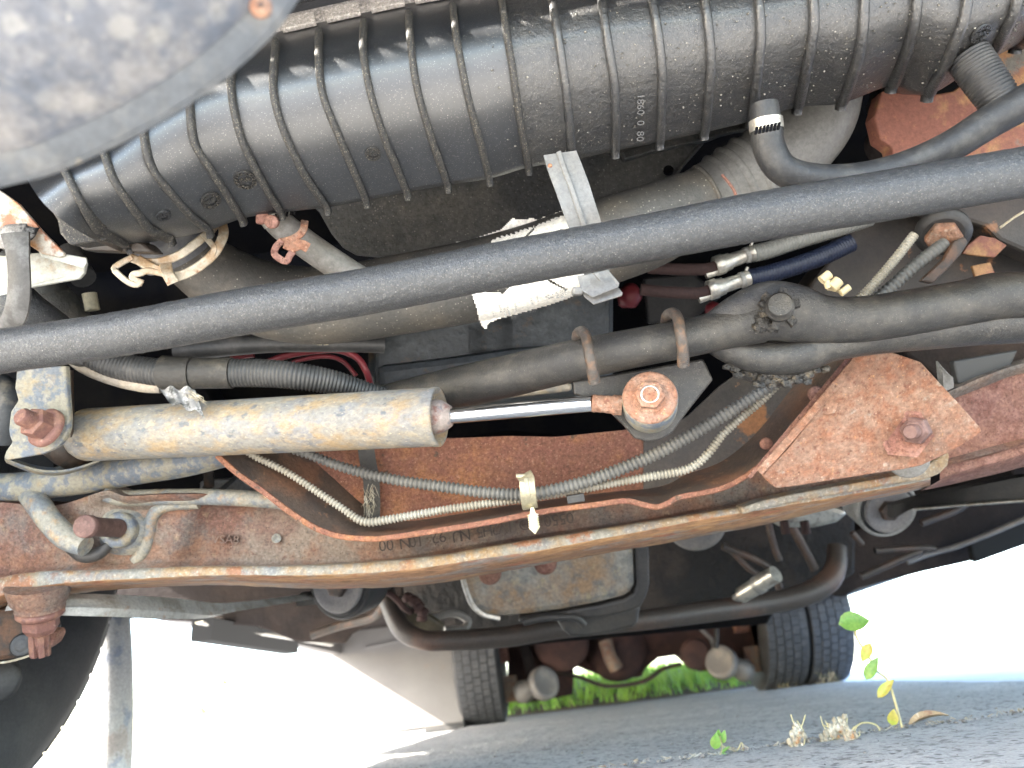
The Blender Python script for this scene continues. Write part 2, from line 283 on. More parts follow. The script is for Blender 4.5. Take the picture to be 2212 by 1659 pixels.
M['leafyellow'] = mat('yellowing_leaf', (.36, .31, .06), [((.30, .36, .05), 70, .5, .6), ((.3, .14, .04), 120, .62, .68)], .5)
M['stem'] = mat('pale_stem', (.42, .36, .18), (), .6)
M['dry'] = mat('dry_plant', (.28, .24, .17), [((.42, .39, .31), 120, .5, .6), ((.30, .15, .06), 90, .56, .64)], .8)
M['armgrey'] = mat('pale_grey_arm', (.40, .39, .36), [((.28, .26, .22), 30, .5, .62), ((.3, .18, .1), 60, .6, .68, .6)], .45)
M['glare_ground'] = mat('pale_concrete_apron', (.60, .60, .60), [((.54, .54, .54), 4, .45, .6)], .85)  # extra-pale ground colour standing in for glare inside the truck's shadow
# ------------------------------------------------------------------ setting: ground
X = Vector((1, 0, 0)); Y = Vector((0, 1, 0)); Z = Vector((0, 0, 1))
def sheet(name, poly, z, m, kind='structure'):
    o = mesh(name, MB().add([Vector((x, y, z)) for x, y in poly], [tuple(range(len(poly)))]), m, Vector((0, 0, 0))); return tag(o, kind=kind)
sheet('ground', [(-150, -150), (150, -150), (150, 250), (-150, 250)], -0.004, M['lit_ground'])  # separate ground colour standing in for sunlight beyond the truck's shadow edge
sheet('glare_sheet', [(.9, .6), (14, .6), (60, 60), (.9, 60)], -0.0035, M['glare_ground'])  # sheet added to whiten the ground where the truck's shadow falls
# asphalt strip under the truck, cracked across, its outline drawn along the shadow edge
rnd = random.Random(7)
EL = [(-.70, -0.25), (-.60, .6), (-0.46, 1.7), (-0.45, 3.0), (-0.42, 4.2), (-.3, 5.0)]; ER = [(1.5, 5.0), (1.45, 4.2), (1.28, 3.1), (1.05, 2.0), (1.0, 1.5), (1.15, .8), (1.3, -0.25)]
pv = []
ny, nx = 110, 70
def edge_x(E, y):
    E = sorted(E, key=lambda q: q[1])
    for a, b in zip(E, E[1:]):
        if a[1] <= y <= b[1]: return a[0]+(b[0]-a[0])*(y-a[1])/(b[1]-a[1])
    return E[0][0] if y < E[0][1] else E[-1][0]
def crack_y(x): return 1.0+(x-.2)*.16+.02*noise.noise(Vector((x*9, 0, 0)))+.01*noise.noise(Vector((x*40, 3, 0)))
rows = []
ys = [-.25+.05*i for i in range(14)] + [.44+.012*i for i in range(95)] + [1.59+.06*i for i in range(57)]
for y in ys:
    a, b = edge_x(EL, y), edge_x(ER, y); row = []
    for j in range(nx*2+1):
        x = a+(b-a)*j/(nx*2); z = .004+.004*max(0, noise.noise(Vector((x*3, y*3, 0))))+.0025*noise.noise(Vector((x*40, y*40, 1)))
        dc = abs(y-crack_y(x))
        if dc < .014 and x > -.1: z = -.003
        if j in (0, nx*2): z = -.003
        row.append(Vector((x, y, max(z, -.003) if dc < .014 else max(z, .0005))))
    rows.append(row)
tag(mesh('asphalt', MB().grid(rows), M['asphalt'], Vector((0, 0, 0))), kind='structure')
# loose stones, one countable heap of grit -> stuff
g = MB()
for i in range(1100):
    y = .55+rnd.random()**2.4*2.4; a, b = edge_x(EL, y), edge_x(ER, y); x = a+(b-a)*rnd.random(); r = .0007+.0020*rnd.random()**4
    if rnd.random() < .3: y = crack_y(x)+rnd.uniform(-.03, .03); r *= 1.5
    g.blob(Vector((x, y, .005)), (r, r, r*.7), 5, 3, .3, 2, i*1.3)
M['grit'] = mat('pale_grit', (.20, .185, .165), [((.10, .095, .09), 40, .45, .55), ((.34, .32, .29), 55, .58, .66)], .8)
tag(mesh('gravel_grit', g, M['grit'], Vector((0, 0, 0))), kind='stuff')
# soil + grass bank behind the rear wheels
rows = []
for i in range(26):
    y = 4.9+i*.16; row = []
    for j in range(60):
        x = -1.1+j*.049; h = .012+.17*min(1, max(0, (y-5.0)/1.6))+.02*noise.noise(Vector((x*2, y*2, 0)))*min(1, (y-4.9))
        row.append(Vector((x, y, h)))
    rows.append(row)
tag(mesh('grass_bank', MB().grid(rows), M['soil'], Vector((0, 0, 0))), kind='structure')
g = MB()
for i in range(9000):
    y = 5.05+rnd.random()**1.3*3.6; x = -.9+rnd.random()*2.5; h = .012+.17*min(1, max(0, (y-5.0)/1.6))
    if y < 5.35 and rnd.random() < .6: continue
    l = .04+.08*rnd.random(); a = rnd.random()*6.28; p = Vector((x, y, h)); wd = Vector((cos(a), sin(a), 0))*.005
    tip = p+Vector((rnd.uniform(-.03, .03), rnd.uniform(-.03, .03), l))
    g.add([p-wd, p+wd, tip], [(0, 1, 2)])
tag(mesh('grass', g, M['grass'], Vector((0, 0, 0))), kind='stuff')
# ------------------------------------------------------------------ truck body (cab and box) around everything
SZ = .38; XL, XR = -1.02, 1.46
tb = T('truck_body', 'dark underbody of the truck with pale sills and engine bay walls', 'truck', Vector((.2, 1.5, .6)))
part(tb, 'floor_panel', MB().aabb((XL+.06, 1.55, .50), (XR-.04, 6.4, .54)), M['under'])
part(tb, 'engine_bay_wall', MB().aabb((XL+.02, .62, .45), (XL+.05, 1.55, 1.2)).aabb((XL, .0, .50), (XL+.03, .63, .98)).aabb((XL, .35, .98), (XL+.03, .63, 1.2)).aabb((XR-.05, .15, .42), (XR-.02, 1.55, 1.2)).aabb((XL+.05, 1.52, .50), (XR-.05, 1.549, 1.2)), M['black'])
part(tb, 'hood', MB().aabb((XL, .02, 1.2), (XR, 1.7, 1.24)), M['under'])
part(tb, 'cab', MB().aabb((XL, 1.7, .545), (XR, 6.4, 1.9)), M['bodywhite'])
gp = part(tb, 'front_grille', MB().aabb((XL, .02, .70), (XR, .06, .985)).aabb((XL, .02, 1.13), (XR, .06, 1.2)), M['black'])
# sills, traced as long boxes at their own height
def sill(name, x, y0, y1, z0, z1, m, wd=.05):
    return part(tb, name, MB().aabb((x-wd/2, y0, z0), (x+wd/2, y1, z1)), m, .004)
sill('sill', XR, 2.3, 4.0, .375, .56, M['bodywhite'])
sill('sill', XR, 4.0, 6.4, .36, .56, M['bodywhite'])
sill('sill', XR-.02, .1, 2.28, .44, .62, M['bodywhite'])
sill('sill', XL, 1.9, 6.4, .40, .60, M['bodywhite'])
sill('wheel_arch', XL, .62, 1.9, .62, .74, M['bodywhite'], .08)
part(tb, 'rear_bumper', MB().aabb((XL, 6.3, .44), (XR, 6.38, .6)), M['darkrust'])
# black running board hanging at the left side
rb = MB().prism([PZ(413, 1336, .325), PZ(612, 1376, .325), PZ(612, 1414, .295), PZ(410, 1386, .295)], Vector((.04, .02, .0)))
solo('running_board', 'flat black plate hanging below the left sill behind the front wheel', 'plate', rb, M['mudflap'], .003)
pr = MB().tube([PZ(430, 1338, .325), PZ(560, 1362, .325), PZ(716, 1388, .315)], .011, 10)
solo('side_pipe', 'thin grey pipe running along the top of the black side plate', 'pipe', pr, M['steel'])
# transverse pale panel in front of the left dual wheel
yp = 3.95
pts = [(640, 1330), (880, 1250), (985, 1300), (988, 1420), (1001, 1555), (1000, 1566), (915, 1572), (840, 1560), (760, 1500), (712, 1420)]
pp = T('wheel_fairing', 'pale grey flat body panel ahead of the left rear wheel', 'body panel', Vector((-.7, yp, .1)))
def Q(u, v, y=yp): return PY(u, v, y)
part(pp, 'panel', MB().prism([Q(640, 1300), Q(900, 1262), Q(985, 1262), Q(990, 1420), Q(1002, 1560), Q(690, 1603), Q(660, 1500), Q(650, 1400)], Vector((0, .03, 0))), M['bodywhite'], .004)
part(pp, 'bottom_lip', MB().prism([Q(1003, 1560, yp-.01), Q(1003, 1574, yp-.01), Q(917, 1583, yp-.01), Q(917, 1569, yp-.01)], Vector((0, .12, 0))), M['darkgrey'], .003)
part(pp, 'seam_rib', MB().sweep([Q(790, 1400, yp-.003), Q(880, 1380, yp-.003), Q(985, 1368, yp-.003)], rect(.012, .008)), M['bodywhite'], .002)
# ------------------------------------------------------------------ wheels
def tyre(t, c, ax, R, wd, m, mt, grooves=4, seg=64, lugs=True):
    pr = [(-wd*.36, R*.56), (-wd*.46, R*.66), (-wd*.5, R*.80), (-wd*.47, R*.92), (-wd*.42, R*.975)]
    body = MB().rev(c, ax, [(-wd*.30, R*.50)] + pr + [(-wd*.40, R*.985), (wd*.40, R*.985)] + [(-h, r) for h, r in pr[::-1]] + [(wd*.30, R*.50)], seg)
    part(t, 'tyre', body, m)
    tr = MB(); n = grooves+1; s = wd*.84/n
    for i in range(n):
        x0 = -wd*.42+i*s+s*.07; x1 = x0+s*.86
        k = 56; a = ax.orthogonal().normalized(); b = ax.cross(a)
        for q in range(k):
            t0 = 2*pi*(q+.06+.5*(i % 2))/k; t1 = 2*pi*(q+.92+.5*(i % 2))/k; r0, r1 = R*.97, R*(1.0 if 0 < i < n-1 else .992)
            vs = [c+ax*x+(a*cos(tt)+b*sin(tt))*r for r in (r0, r1) for x in (x0, x1) for tt in (t0, t1)]
            tr.add(vs, [(4, 5, 7, 6), (0, 1, 5, 4), (2, 6, 7, 3), (0, 4, 6, 2), (1, 3, 7, 5)])
    part(t, 'tread', tr, mt, kind='stuff')
    part(t, 'rim', MB().rev(c, ax, [(-wd*.3, R*.56), (-wd*.3, R*.5), (0, R*.42), (0, .03), (.02, .03), (.02, R*.44), (wd*.3, R*.52), (wd*.3, R*.56)], 40), M['bodywhite'])
DR = PZ(1040, 1567, 0.0).y+.05; RR = .37
def wheel(name, c, label):
    o = bpy.data.objects.new(name, None); o.empty_display_size = .02; COL.objects.link(o); o.parent = tb; o.location = c-Vector(tb.location); o['label'] = label; return o
def dual(x, label):
    t = wheel('rear_wheel', Vector((x, DR, RR)), label)
    tyre(t, Vector((x, DR, RR)), X, RR, .23, M['tyre'], M['tyretread']); return t
x0 = PY(1036, 1480, DR-.2).x; x1 = PY(1690, 1400, DR-.2).x; x2 = PY(1788, 1400, DR-.2).x
dual(x0, 'left rear wheel beside the pale grey body panel'); dual(x1, 'inner right rear wheel next to the axle'); dual(x2, 'outermost right rear wheel with a bright gap beside it')
# front left wheel, seen from the inside
q_ = PY(222, 1340, 1.20); fc = Vector((q_.x-.105, .84, .37))
ax = Vector((.995, -.10, 0)).normalized()
t = wheel('front_wheel', fc, 'black front wheel at the left edge, knobbly inner shoulder towards the light')
tyre(t, fc, ax, .375, .22, M['tyre'], M['tyre'], 3, 80)
kn = MB(); a = ax.orthogonal().normalized(); b = ax.cross(a)
for q in range(64):
    t0 = 2*pi*q/64; p = fc+ax*.098+(a*cos(t0)+b*sin(t0))*.366
    kn.box(p, ax*.008, (a*cos(t0)+b*sin(t0))*(.004+.007*rnd.random()**2), (b*cos(t0)-a*sin(t0))*.0022)
# pale pole standing beside the wheel
pc = [(232, 1300), (238, 1400), (240, 1500), (238, 1600), (236, 1680)]
pp_ = [PY(u, v, 1.35) for u, v in pc]; base = pp_[-1].copy(); pp_[-1].z = 0.0
M['polepaint'] = mat('pale_mottled_pole', (.40, .40, .40), [((.20, .235, .30), 28, .5, .6, .9), ((.27, .22, .19), 22, .52, .62, .7)], .5, bump=((60, .002),))
tt = T('support_post', 'thick pale mottled round post standing beside the front wheel', 'post', Vector((pp_[-1].x, 1.35, 0)))
part(tt, 'shaft', MB().tube(crv(pp_, 4), .034, 28), M['polepaint']); part(tt, 'foot', MB().rev(Vector((pp_[-1].x, pp_[-1].y, 0)), Z, [(0, .05), (.008, .05), (.008, .02)], 24), M['polepaint'])
# ------------------------------------------------------------------ rear axle group
ya = DR+.02
t = T('rear_axle', 'dark red rusty rear axle between the dual wheels', 'axle', PY(1330, 1400, ya))
low = [(1096, 1500), (1120, 1520), (1180, 1512), (1238, 1500), (1240, 1436), (1310, 1462), (1386, 1462), (1394, 1444), (1424, 1420), (1465, 1414), (1484, 1430), (1520, 1450), (1560, 1440), (1640, 1440)]
part(t, 'axle_tube', MB().prism([Q(u, v, ya) for u, v in [(1096, 1350), (1640, 1290)]+low[::-1]], Vector((0, .12, 0))), M['axle_rust'], .006)
part(t, 'housing_bulge', MB().rev(Q(1330, 1400, ya), -Y, [(0, .16), (.06, .14), (.11, .09), (.13, .0)], 28), M['axle_rust'])
part(t, 'filler_neck', MB().tube([Q(1308, 1385, ya-.14), Q(1318, 1420, ya-.15), Q(1332, 1445, ya-.14)], .035, 12), M['rustweb'])
for u, v in ((1083, 1416), (1600, 1350)): part(t, 'spring_seat', MB().box(Q(u, v, ya-.1), X*.035, Y*.03, Z*.035), M['rust'], .004)
for u, v, r in ((1213, 1388, .135), (1502, 1413, .075)):
    part(t, 'cover_plate', MB().rev(Q(u, v, ya-.15), -Y, [(0, r), (.02, r), (.03, r*.86), (.034, r*.7), (.03, .0)], 32), M['axle_rust'])
part(t, 'sway_rod', MB().tube(crv([Q(1176, 1452, ya), Q(1243, 1460, ya), Q(1310, 1482, ya), Q(1390, 1472, ya), Q(1430, 1446, ya), Q(1472, 1434, ya)], 5), .010, 10), M['darkrust'])
part(t, 'shackle', MB().sweep([Q(1128, 1380, ya-.1), Q(1140, 1420, ya-.12), Q(1148, 1462, ya-.12)], rect(.05, .02)), M['under'], .003)
part(t, 'shackle', MB().sweep([Q(1500, 1345, ya-.1), Q(1536, 1380, ya-.12), Q(1546, 1412, ya-.12)], rect(.02, .02)), M['drum'], .003)
def shock(us, label):
    (u0, v0, r0), (u1, v1, r1), (u2, v2) = us
    c0, c1, c2 = Q(u0, v0, ya-.22), Q(u1, v1, ya-.20), Q(u2, v2, ya-.16); k = ya/FPX
    t = T('air_chamber', label, 'brake chamber', c0, 'brake chambers at the rear axle')
    part(t, 'disc', MB().rev(c0, (c0-c1+Vector((0, -.12, 0))), [(-.05, r0*k*.6), (-.035, r0*k), (.0, r0*k), (.012, r0*k*.9), (.006, r0*k*.7), (.004, 0)], 32), M['drum'])
    part(t, 'bulb', MB().rev(c1, (c0-c1), [(-.06, .004), (-.05, r1*k*.7), (-.02, r1*k), (.03, r1*k*.8), (.06, r1*k*.5)], 24), M['bodywhite'])
    part(t, 'bracket', MB().box(c2, X*.035, Y*.02, Z*.06), M['rustweb'], .004)
shock([(1178, 1474, 31), (1136, 1492, 22), (1103, 1488)], 'grey brake chamber left of the differential, low at the left wheel')
shock([(1556, 1429, 31), (1601, 1446, 22), (1626, 1424)], 'pale grey brake chamber beside the right wheels')
for (us, lb) in (([(1540, 1300), (1548, 1360), (1546, 1400)], 'thin dark brake hose hanging above the right brake chamber'),):
    solo('brake_hose', lb, 'hose', MB().tube(crv([Q(u, v, ya-.3) for u, v in us], 5), .012, 8), M['fabric_black'])
# underbody masses far back
t = T('frame_crossmember', 'dark frame crossmember above the rear axle', 'crossmember', Vector((.4, 3.6, .5)))
part(t, 'beam', MB().aabb((-.45, 3.0, .42), (1.35, 3.1, .50)).aabb((-.25, 1.6, .40), (-.18, 4.6, .50)).aabb((1.02, 1.6, .40), (1.09, 4.6, .50)), M['under'], .004)
# ------------------------------------------------------------------ charge air cooler tank (black, ribbed) across the top
RIBS = [
 [(52, 372), (66, 400), (95, 440), (140, 480), (200, 516), (262, 545)],
 [(120, 330), (139, 365), (171, 427), (213, 489), (250, 515), (279, 531)],
 [(205, 280), (227, 333), (253, 400), (320, 489), (345, 505), (368, 516)],
 [(300, 200), (312, 288), (328, 360), (375, 425), (416, 470), (451, 498)],
 [(402, 130), (411, 224), (421, 307), (450, 360), (485, 412), (523, 472)],
 [(512, 85), (505, 144), (501, 200), (523, 301), (568, 395), (607, 459)],
 [(601, 66), (593, 150), (592, 200), (609, 272), (655, 373), (706, 448)],
 [(695, 45), (689, 110), (698, 205), (737, 307), (765, 372), (791, 433)],
 [(790, 24), (785, 107), (799, 195), (831, 301), (856, 360), (879, 416)],
 [(884, 4), (886, 80), (901, 190), (932, 301), (950, 352), (967, 400)],
 [(976, -12), (986, 80), (1012, 215), (1039, 315), (1048, 350), (1057, 386)],
 [(1079, -30), (1094, 70), (1109, 160), (1122, 253), (1132, 310), (1142, 362)],
 [(1182, -45), (1204, 70), (1221, 187), (1229, 260), (1233, 305), (1236, 346)],
 [(1290, -60), (1312, 90), (1326, 180), (1329, 240), (1330, 285), (1329, 326)],
 [(1395, -70), (1420, 70), (1429, 160), (1428, 220), (1427, 265), (1425, 307)],
 [(1508, -80), (1529, 60), (1534, 140), (1530, 200), (1526, 243), (1521, 286)],
 [(1628, -90), (1642, 60), (1638, 130), (1632, 180), (1627, 222), (1622, 262)],
 [(1748, -100), (1757, 40), (1750, 100), (1741, 140), (1732, 186), (1722, 232)],
 [(1868, -110), (1864, 40), (1855, 110), (1843, 152), (1830, 190), (1818, 223)],
 [(1985, -120), (1977, 20), (1962, 90), (1950, 128), (1938, 158), (1926, 186)],
 [(2100, -130), (2085, 20), (2063, 85), (2040, 138), (2022, 170), (2004, 205)],
 [(2215, -140), (2192, 10), (2170, 62), (2142, 112), (2122, 130), (2100, 150)],
 [(2330, -150), (2290, -20), (2262, 30), (2235, 60), (2215, 85), (2195, 100)],
 [(2450, -170), (2410, -50), (2380, 0), (2350, 30), (2325, 50), (2300, 62)],
 [(2570, -190), (2530, -80), (2500, -30), (2470, 0), (2440, 18), (2410, 26)],
 [(2690, -210), (2650, -110), (2620, -60), (2585, -32), (2550, -15), (2520, -8)]]
NP = 25
def y_prof(s, col):
    y0 = .395+.0*col
    if s < .22: return y0+.030*((.22-s)/.22)**1.8
    return y0+.085*((s-.22)/.78)**1.75
cols = []
for ci, r in enumerate(RIBS):
    c = crv([Vector((u, v, 0)) for u, v in r], 8); L = [0]
    for a, b in zip(c, c[1:]): L.append(L[-1]+(b-a).length)
    q = []
    for k in range(NP+1):
        s = k/NP*L[-1]; i = 0
        while i < len(L)-2 and L[i+1] < s: i += 1
        q.append(c[i].lerp(c[i+1], (s-L[i])/max(L[i+1]-L[i], 1e-6)))
    cols.append(q)
def tankpt(cf, s, dy=0.0):        # cf: fractional rib index; s 0..1
    i = max(0, min(len(cols)-2, int(cf))); f = cf-i
    k = s*NP; j = max(0, min(NP-1, int(k))); g = k-j
    a = [cols[max(0, i-1)], cols[i], cols[i+1], cols[min(len(cols)-1, i+2)]]
    a = [c[j].lerp(c[j+1], g) for c in a]
    b, c_, A, D = a[1], a[2], a[0], a[3]; t = f
    q = .5*((2*b)+(c_-A)*t+(2*A-5*b+4*c_-D)*t*t+(3*b-A-3*c_+D)*t**3)
    return PY(q.x, q.y, y_prof(s, cf)+dy)
tk = T('air_cooler', 'black ribbed plastic cooler end tank running across the top', 'intercooler', (1106, 200, .52))
def tank_grid(c0, c1, n):
    rows = []
    for i in range(n+1):
        cf = c0+(c1-c0)*i/n; row = [tankpt(cf, k/40) for k in range(41)]
        e = row[-1]; row += [e+Vector((0, .02, .02)), e+Vector((0, .05, .07))]
        rows.append(row)
    return MB().grid(rows)
part(tk, 'tank', tank_grid(0, 11, 66), M['tank']); part(tk, 'tank', tank_grid(11, 25, 84), M['tankgrime'], label='grimy caked right half of the tank')
for ci in range(1, len(cols)-1):
    pts = [tankpt(ci, k/40) for k in range(3 if ci > 4 else 6, 41)]
    e = pts[-1]; pts.append(e+Vector((0, .004, -.003)))
    n = [tocam(p)*.3+Vector((0, -1, -.3+.6*(1-i/len(pts)))) for i, p in enumerate(pts)]
    wd = .0056 if ci < 12 else .0066+.0004*(ci-12)*.4
    o = part(tk, 'rib', MB().sweep(pts, [(-wd*.5, -.003), (-wd*.42, .0038), (-wd*.2, .0052), (wd*.2, .0052), (wd*.42, .0038), (wd*.5, -.003)], n, smooth=True), M['rib' if ci < 12 else 'tankgrime'])
# grime nodules on the right hand half (countless)
g = MB(); rr = random.Random(3)
for i in range(900):
    cf = 10.5+11*rr.random()**.8; s = .15+.83*rr.random()**.6
    p = tankpt(cf, s, -.0005); r = .00025+.0006*rr.random()**3
    g.blob(p, (r*1.4, r, r), 5, 3, .4, 2, i)
part(tk, 'dirt_specks', g, M['grit'] if 0 else mat('dull_dirt_specks', (.07, .065, .055), [((.3, .28, .24), 500, .5, .6)], .5), kind='stuff')
# moulded roundels
def roundel(cf, s, r, m, label=None):
    c = tankpt(cf, s, -.0008); a = (tankpt(cf+.05, s)-tankpt(cf-.05, s)).normalized(); b = (tankpt(cf, s+.02)-tankpt(cf, s-.02)).normalized(); n = a.cross(b).normalized()
    if n.dot(tocam(c)) < 0: n = -n
    b = n.cross(a); mb = MB()
    ring = [c+(a*cos(2*pi*k/36)+b*sin(2*pi*k/36))*r for k in range(36)]
    mb.sweep(ring, [(-.0004, -.0006), (-.0003, .0009), (.0003, .0009), (.0004, -.0006)], n, closed=True)
    for k in range(16):
        q = 2*pi*k/16; d = a*cos(q)+b*sin(q); e = n.cross(d)
        mb.box(c+d*r*.78+n*.0003, d*.0009*(1+k % 2*.4), e*.0005, n*.0006)
        if k % 3: mb.box(c+d*r*.70+e*.0008+n*.0003, e*.0009, d*.0004, n*.0006)
    for k in range(5): mb.box(c+a*(k-2)*.0016+n*.0003+b*.0006*(k % 2), a*.0004, b*.0016, n*.0006)
    part(tk, 'moulded_roundel', mb, m)
roundel(4.62, .78, .0078, M['rib']); roundel(3.60, .83, .0070, M['rib']); roundel(7.60, .76, .0052, M['rib']); roundel(2.5, .78, .0050, M['tank']); roundel(20.5, .62, .0070, M['tankgrime'])
# moulded characters running down the tank
for k, ch in enumerate('1860 0 80'):
    if ch != ' ':
        s = .72+.030*k; p = tankpt(13.55, s, -.002); q = p-C0; d = q.dot(FW); u = CX+q.dot(RT)/d*FPX; v = CY-q.dot(UP)/d*FPX
        text(tk, 'moulded_digit', ch, u, v, d, 22, rad(90), M['tankgrime'], .0012)
# header crimp strip with notches, and the dark core above it
def edgept(cf, off, dy=0.0):
    u0 = tankpt(cf, 0.0); u1 = tankpt(cf, 0.02); return u0+(u0-u1).normalized()*off+Vector((0, dy, 0))
hd = [edgept(5.2+.1*i, .006, .000) for i in range(190)]
part(tk, 'header_strip', MB().sweep(hd, [(-.008, 0), (-.008, .004), (.004, .007), (.009, .004), (.009, 0)], -Y), M['alu'], .0008)
for ci in range(5, 24):
    a, b = ci+.14, ci+.90
    pts = [edgept(a+(b-a)*k/10, -.006, -.004) for k in range(11)]
    part(tk, 'crimp_tab', MB().sweep(pts, [(-.006, 0), (-.006, .003), (.006, .0035), (.007, 0)], -Y), M['alu'], .0008)
co = T('cooler_core', 'dark finned cooler core above the aluminium crimp strip', 'radiator core', edgept(8, .03))
part(co, 'core', MB().sweep([edgept(4.8+.2*i, .04, .012) for i in range(98)], [(-.03, 0), (-.03, .02), (.03, .02), (.03, 0)], -Y), M['black'])
fin = MB()
for i in range(380):
    c = edgept(5+.05*i, .036, -.006); fin.box(c, X*.0012, Y*.004, Z*.022)
    if i % 3 == 0: fin.box(c+X*.004, X*.004, Y*.006, Z*.0012)
part(co, 'fins', fin, M['darkgrey'], kind='stuff')
# sloping ends / radiator support behind the tank, left dark side
sp = T('radiator_support', 'black plastic radiator support left of the ribbed tank', 'bracket', (120, 470, .56))
part(sp, 'side_plate', MB().prism([P(40, 360, .565), P(90, 372, .565), P(170, 470, .57), P(310, 525, .575), P(330, 545, .575), P(180, 540, .575), P(150, 520, .575), P(100, 440, .57)], Vector((0, .02, .01))), M['rail'], .002)
part(sp, 'foam_pad', MB().prism([P(118, 455, .535), P(150, 470, .535), P(240, 508, .54), P(225, 520, .54), P(150, 530, .535), P(128, 505, .535)], Vector((0, .02, .01))), M['rib'], .002)
# ------------------------------------------------------------------ front valance, out of focus close to the lens
EDGE = [(-120, 430), (0, 397), (100, 372), (215, 322), (330, 263), (440, 193), (525, 125), (592, 58), (634, -2), (700, -110)]
ed = crv([Vector((u, v, 0)) for u, v in EDGE], 6); va = T('front_valance', 'blotchy grey painted front valance panel, blurred in the top left corner', 'bumper', (200, 200, .24))
def vrow(off, d, z=0):
    r = []
    for i, e in enumerate(ed):
        t = (ed[min(i+1, len(ed)-1)]-ed[max(i-1, 0)]).normalized(); n = Vector((t.y, -t.x, 0)); q = e+n*off
        r.append(P(q.x, q.y, d))
    return r
fl = [vrow(o, d) for o, d in ((0, .252), (4, .249), (60, .247), (66, .2455))]
part(va, 'lower_flange', MB().grid(fl, True, thick=FW*.003), M['valedge'])
pn = [vrow(66, .2455)]
for k in range(1, 26):
    s = k/25; pn.append([p.lerp(P(-150+.2*i_*9, -420, .20), s**1.2*.95)-FW*.012*sin(pi*.5*min(1, s*3)) for i_, p in enumerate(pn[0])])
part(va, 'panel', MB().grid(pn, True, thick=FW*.003), M['valance'])
sc = P(563, 14, .246); nn = (tocam(sc)+UP*.2).normalized()
s1 = part(va, 'screw', MB().rev(sc, nn, [(-.004, .0034), (0, .0036), (.0018, .0030), (.0026, .0016), (.0022, 0)], 20), M['rustplate'])
sub(s1, 'screw_slot', MB().box(sc+nn*.0026, RT*.0010, UP*.0003, nn*.0005).box(sc+nn*.0026, RT*.0003, UP*.0010, nn*.0005), M['darkrust'])
# front bumper: corner piece left of the lens and the beam above it, outside the frame
bm = T('front_bumper', 'grey front bumper beam above the lens', 'bumper', Vector((-.6, .05, .3)))
part(bm, 'beam', MB().aabb((-1.0, .0, .60), (1.44, .07, .72)), M['valance'], .01)

def samp0(u):
    for a, b in zip(SL_, SL_[1:]):
        if a[0] <= u <= b[0]: return a[1]+(b[1]-a[1])*(u-a[0])/(b[0]-a[0])
    return SL_[0][1] if u < SL_[0][0] else SL_[-1][1]
# added unseen plate, slotted so the sun falls as dashes on the tank
SL_ = [(500, 190), (523, 184), (610, 162), (690, 147), (770, 132), (880, 104), (970, 82), (1060, 66), (1106, 54), (1200, 38), (1300, 14), (1400, -2), (1480, -16)]
def proj(p):
    q = p-C0; d = q.dot(FW); return CX+q.dot(RT)/d*FPX, CY-q.dot(UP)/d*FPX
QZ = .70; qs = []
for i in range(121):
    cf = 4.4+11.4*i/120; best = min(((abs(proj(tankpt(cf, s/200))[1]-samp0(proj(tankpt(cf, s/200))[0])), s) for s in range(2, 110)))
    p = tankpt(cf, best[1]/200); qs.append(p+SUN*((QZ-p.z)/SUN.z))
ad = T('sun_slot_plate', 'added dark slotted plate above the cooler that shapes the sun streak', 'light blocker', Vector((.2, .3, QZ)))
qa = [Vector((-1.6, qs[0].y, QZ))]+qs+[Vector((1.5, qs[-1].y, QZ))]
gs_ = lambda i: .0 if (i < 1 or i > len(qs)) else .0046+.0016*max(0, noise.noise(Vector((i*.11, 0, 0))))*2
part(ad, 'shelf', MB().grid([[Vector((q.x, y, QZ)) for y in (.061, q.y-gs_(i)/2)] for i, q in enumerate(qa)], False, thick=Z*.0015).grid([[Vector((q.x, y, QZ)) for y in (q.y+gs_(i)/2, .9)] for i, q in enumerate(qa)], False, thick=Z*.0015), M['black'])
tm = MB()
for i in range(0, 120):
    a = noise.noise(Vector((i*.23, 7, 0)))
    if a > .26: q = qs[i]; tm.box(q-Z*.001, X*.005, Y*.008, Z*.0006)
part(ad, 'slot_teeth', tm, M['black'], kind='stuff')
# ------------------------------------------------------------------ stabiliser bar
W_, r_ = path([(-700, 900, .50, 47), (-260, 815, .50, 47), (-40, 766, .50, 48), (250, 723, .50, 48), (516, 675, .50, 50), (800, 628, .50, 50), (1106, 568, .50, 50), (1400, 514, .50, 51), (1622, 471, .50, 53), (1900, 425, .50, 54), (2212, 372, .50, 54), (2450, 330, .50, 54), (3000, 235, .50, 54)], 14)
g = MB(); rows = []
pts, rr_ = resample(W_, .0022, r_); seg = 72
t0 = (pts[1]-pts[0]).normalized(); a = (UP-t0*UP.dot(t0)).normalized()
for i, p in enumerate(pts):
    t = (pts[min(i+1, len(pts)-1)]-pts[max(0, i-1)]).normalized(); a = (a-t*a.dot(t)).normalized(); b = t.cross(a); row = []
    for k in range(seg):
        d = a*cos(2*pi*k/seg)+b*sin(2*pi*k/seg); q = p+d*rr_[i]
        up_ = max(0, d.dot(UP)); row.append(q+d*(.00035*noise.noise(q*420)+.0005*up_*max(0, noise.noise(q*900+Vector((5, 0, 0))))))
    rows.append(row)
sb = solo('stabiliser_bar', 'thick black dust-flecked bar crossing the whole picture below the ribbed tank', 'sway bar', g.grid(rows, closed=True), M['bar'])
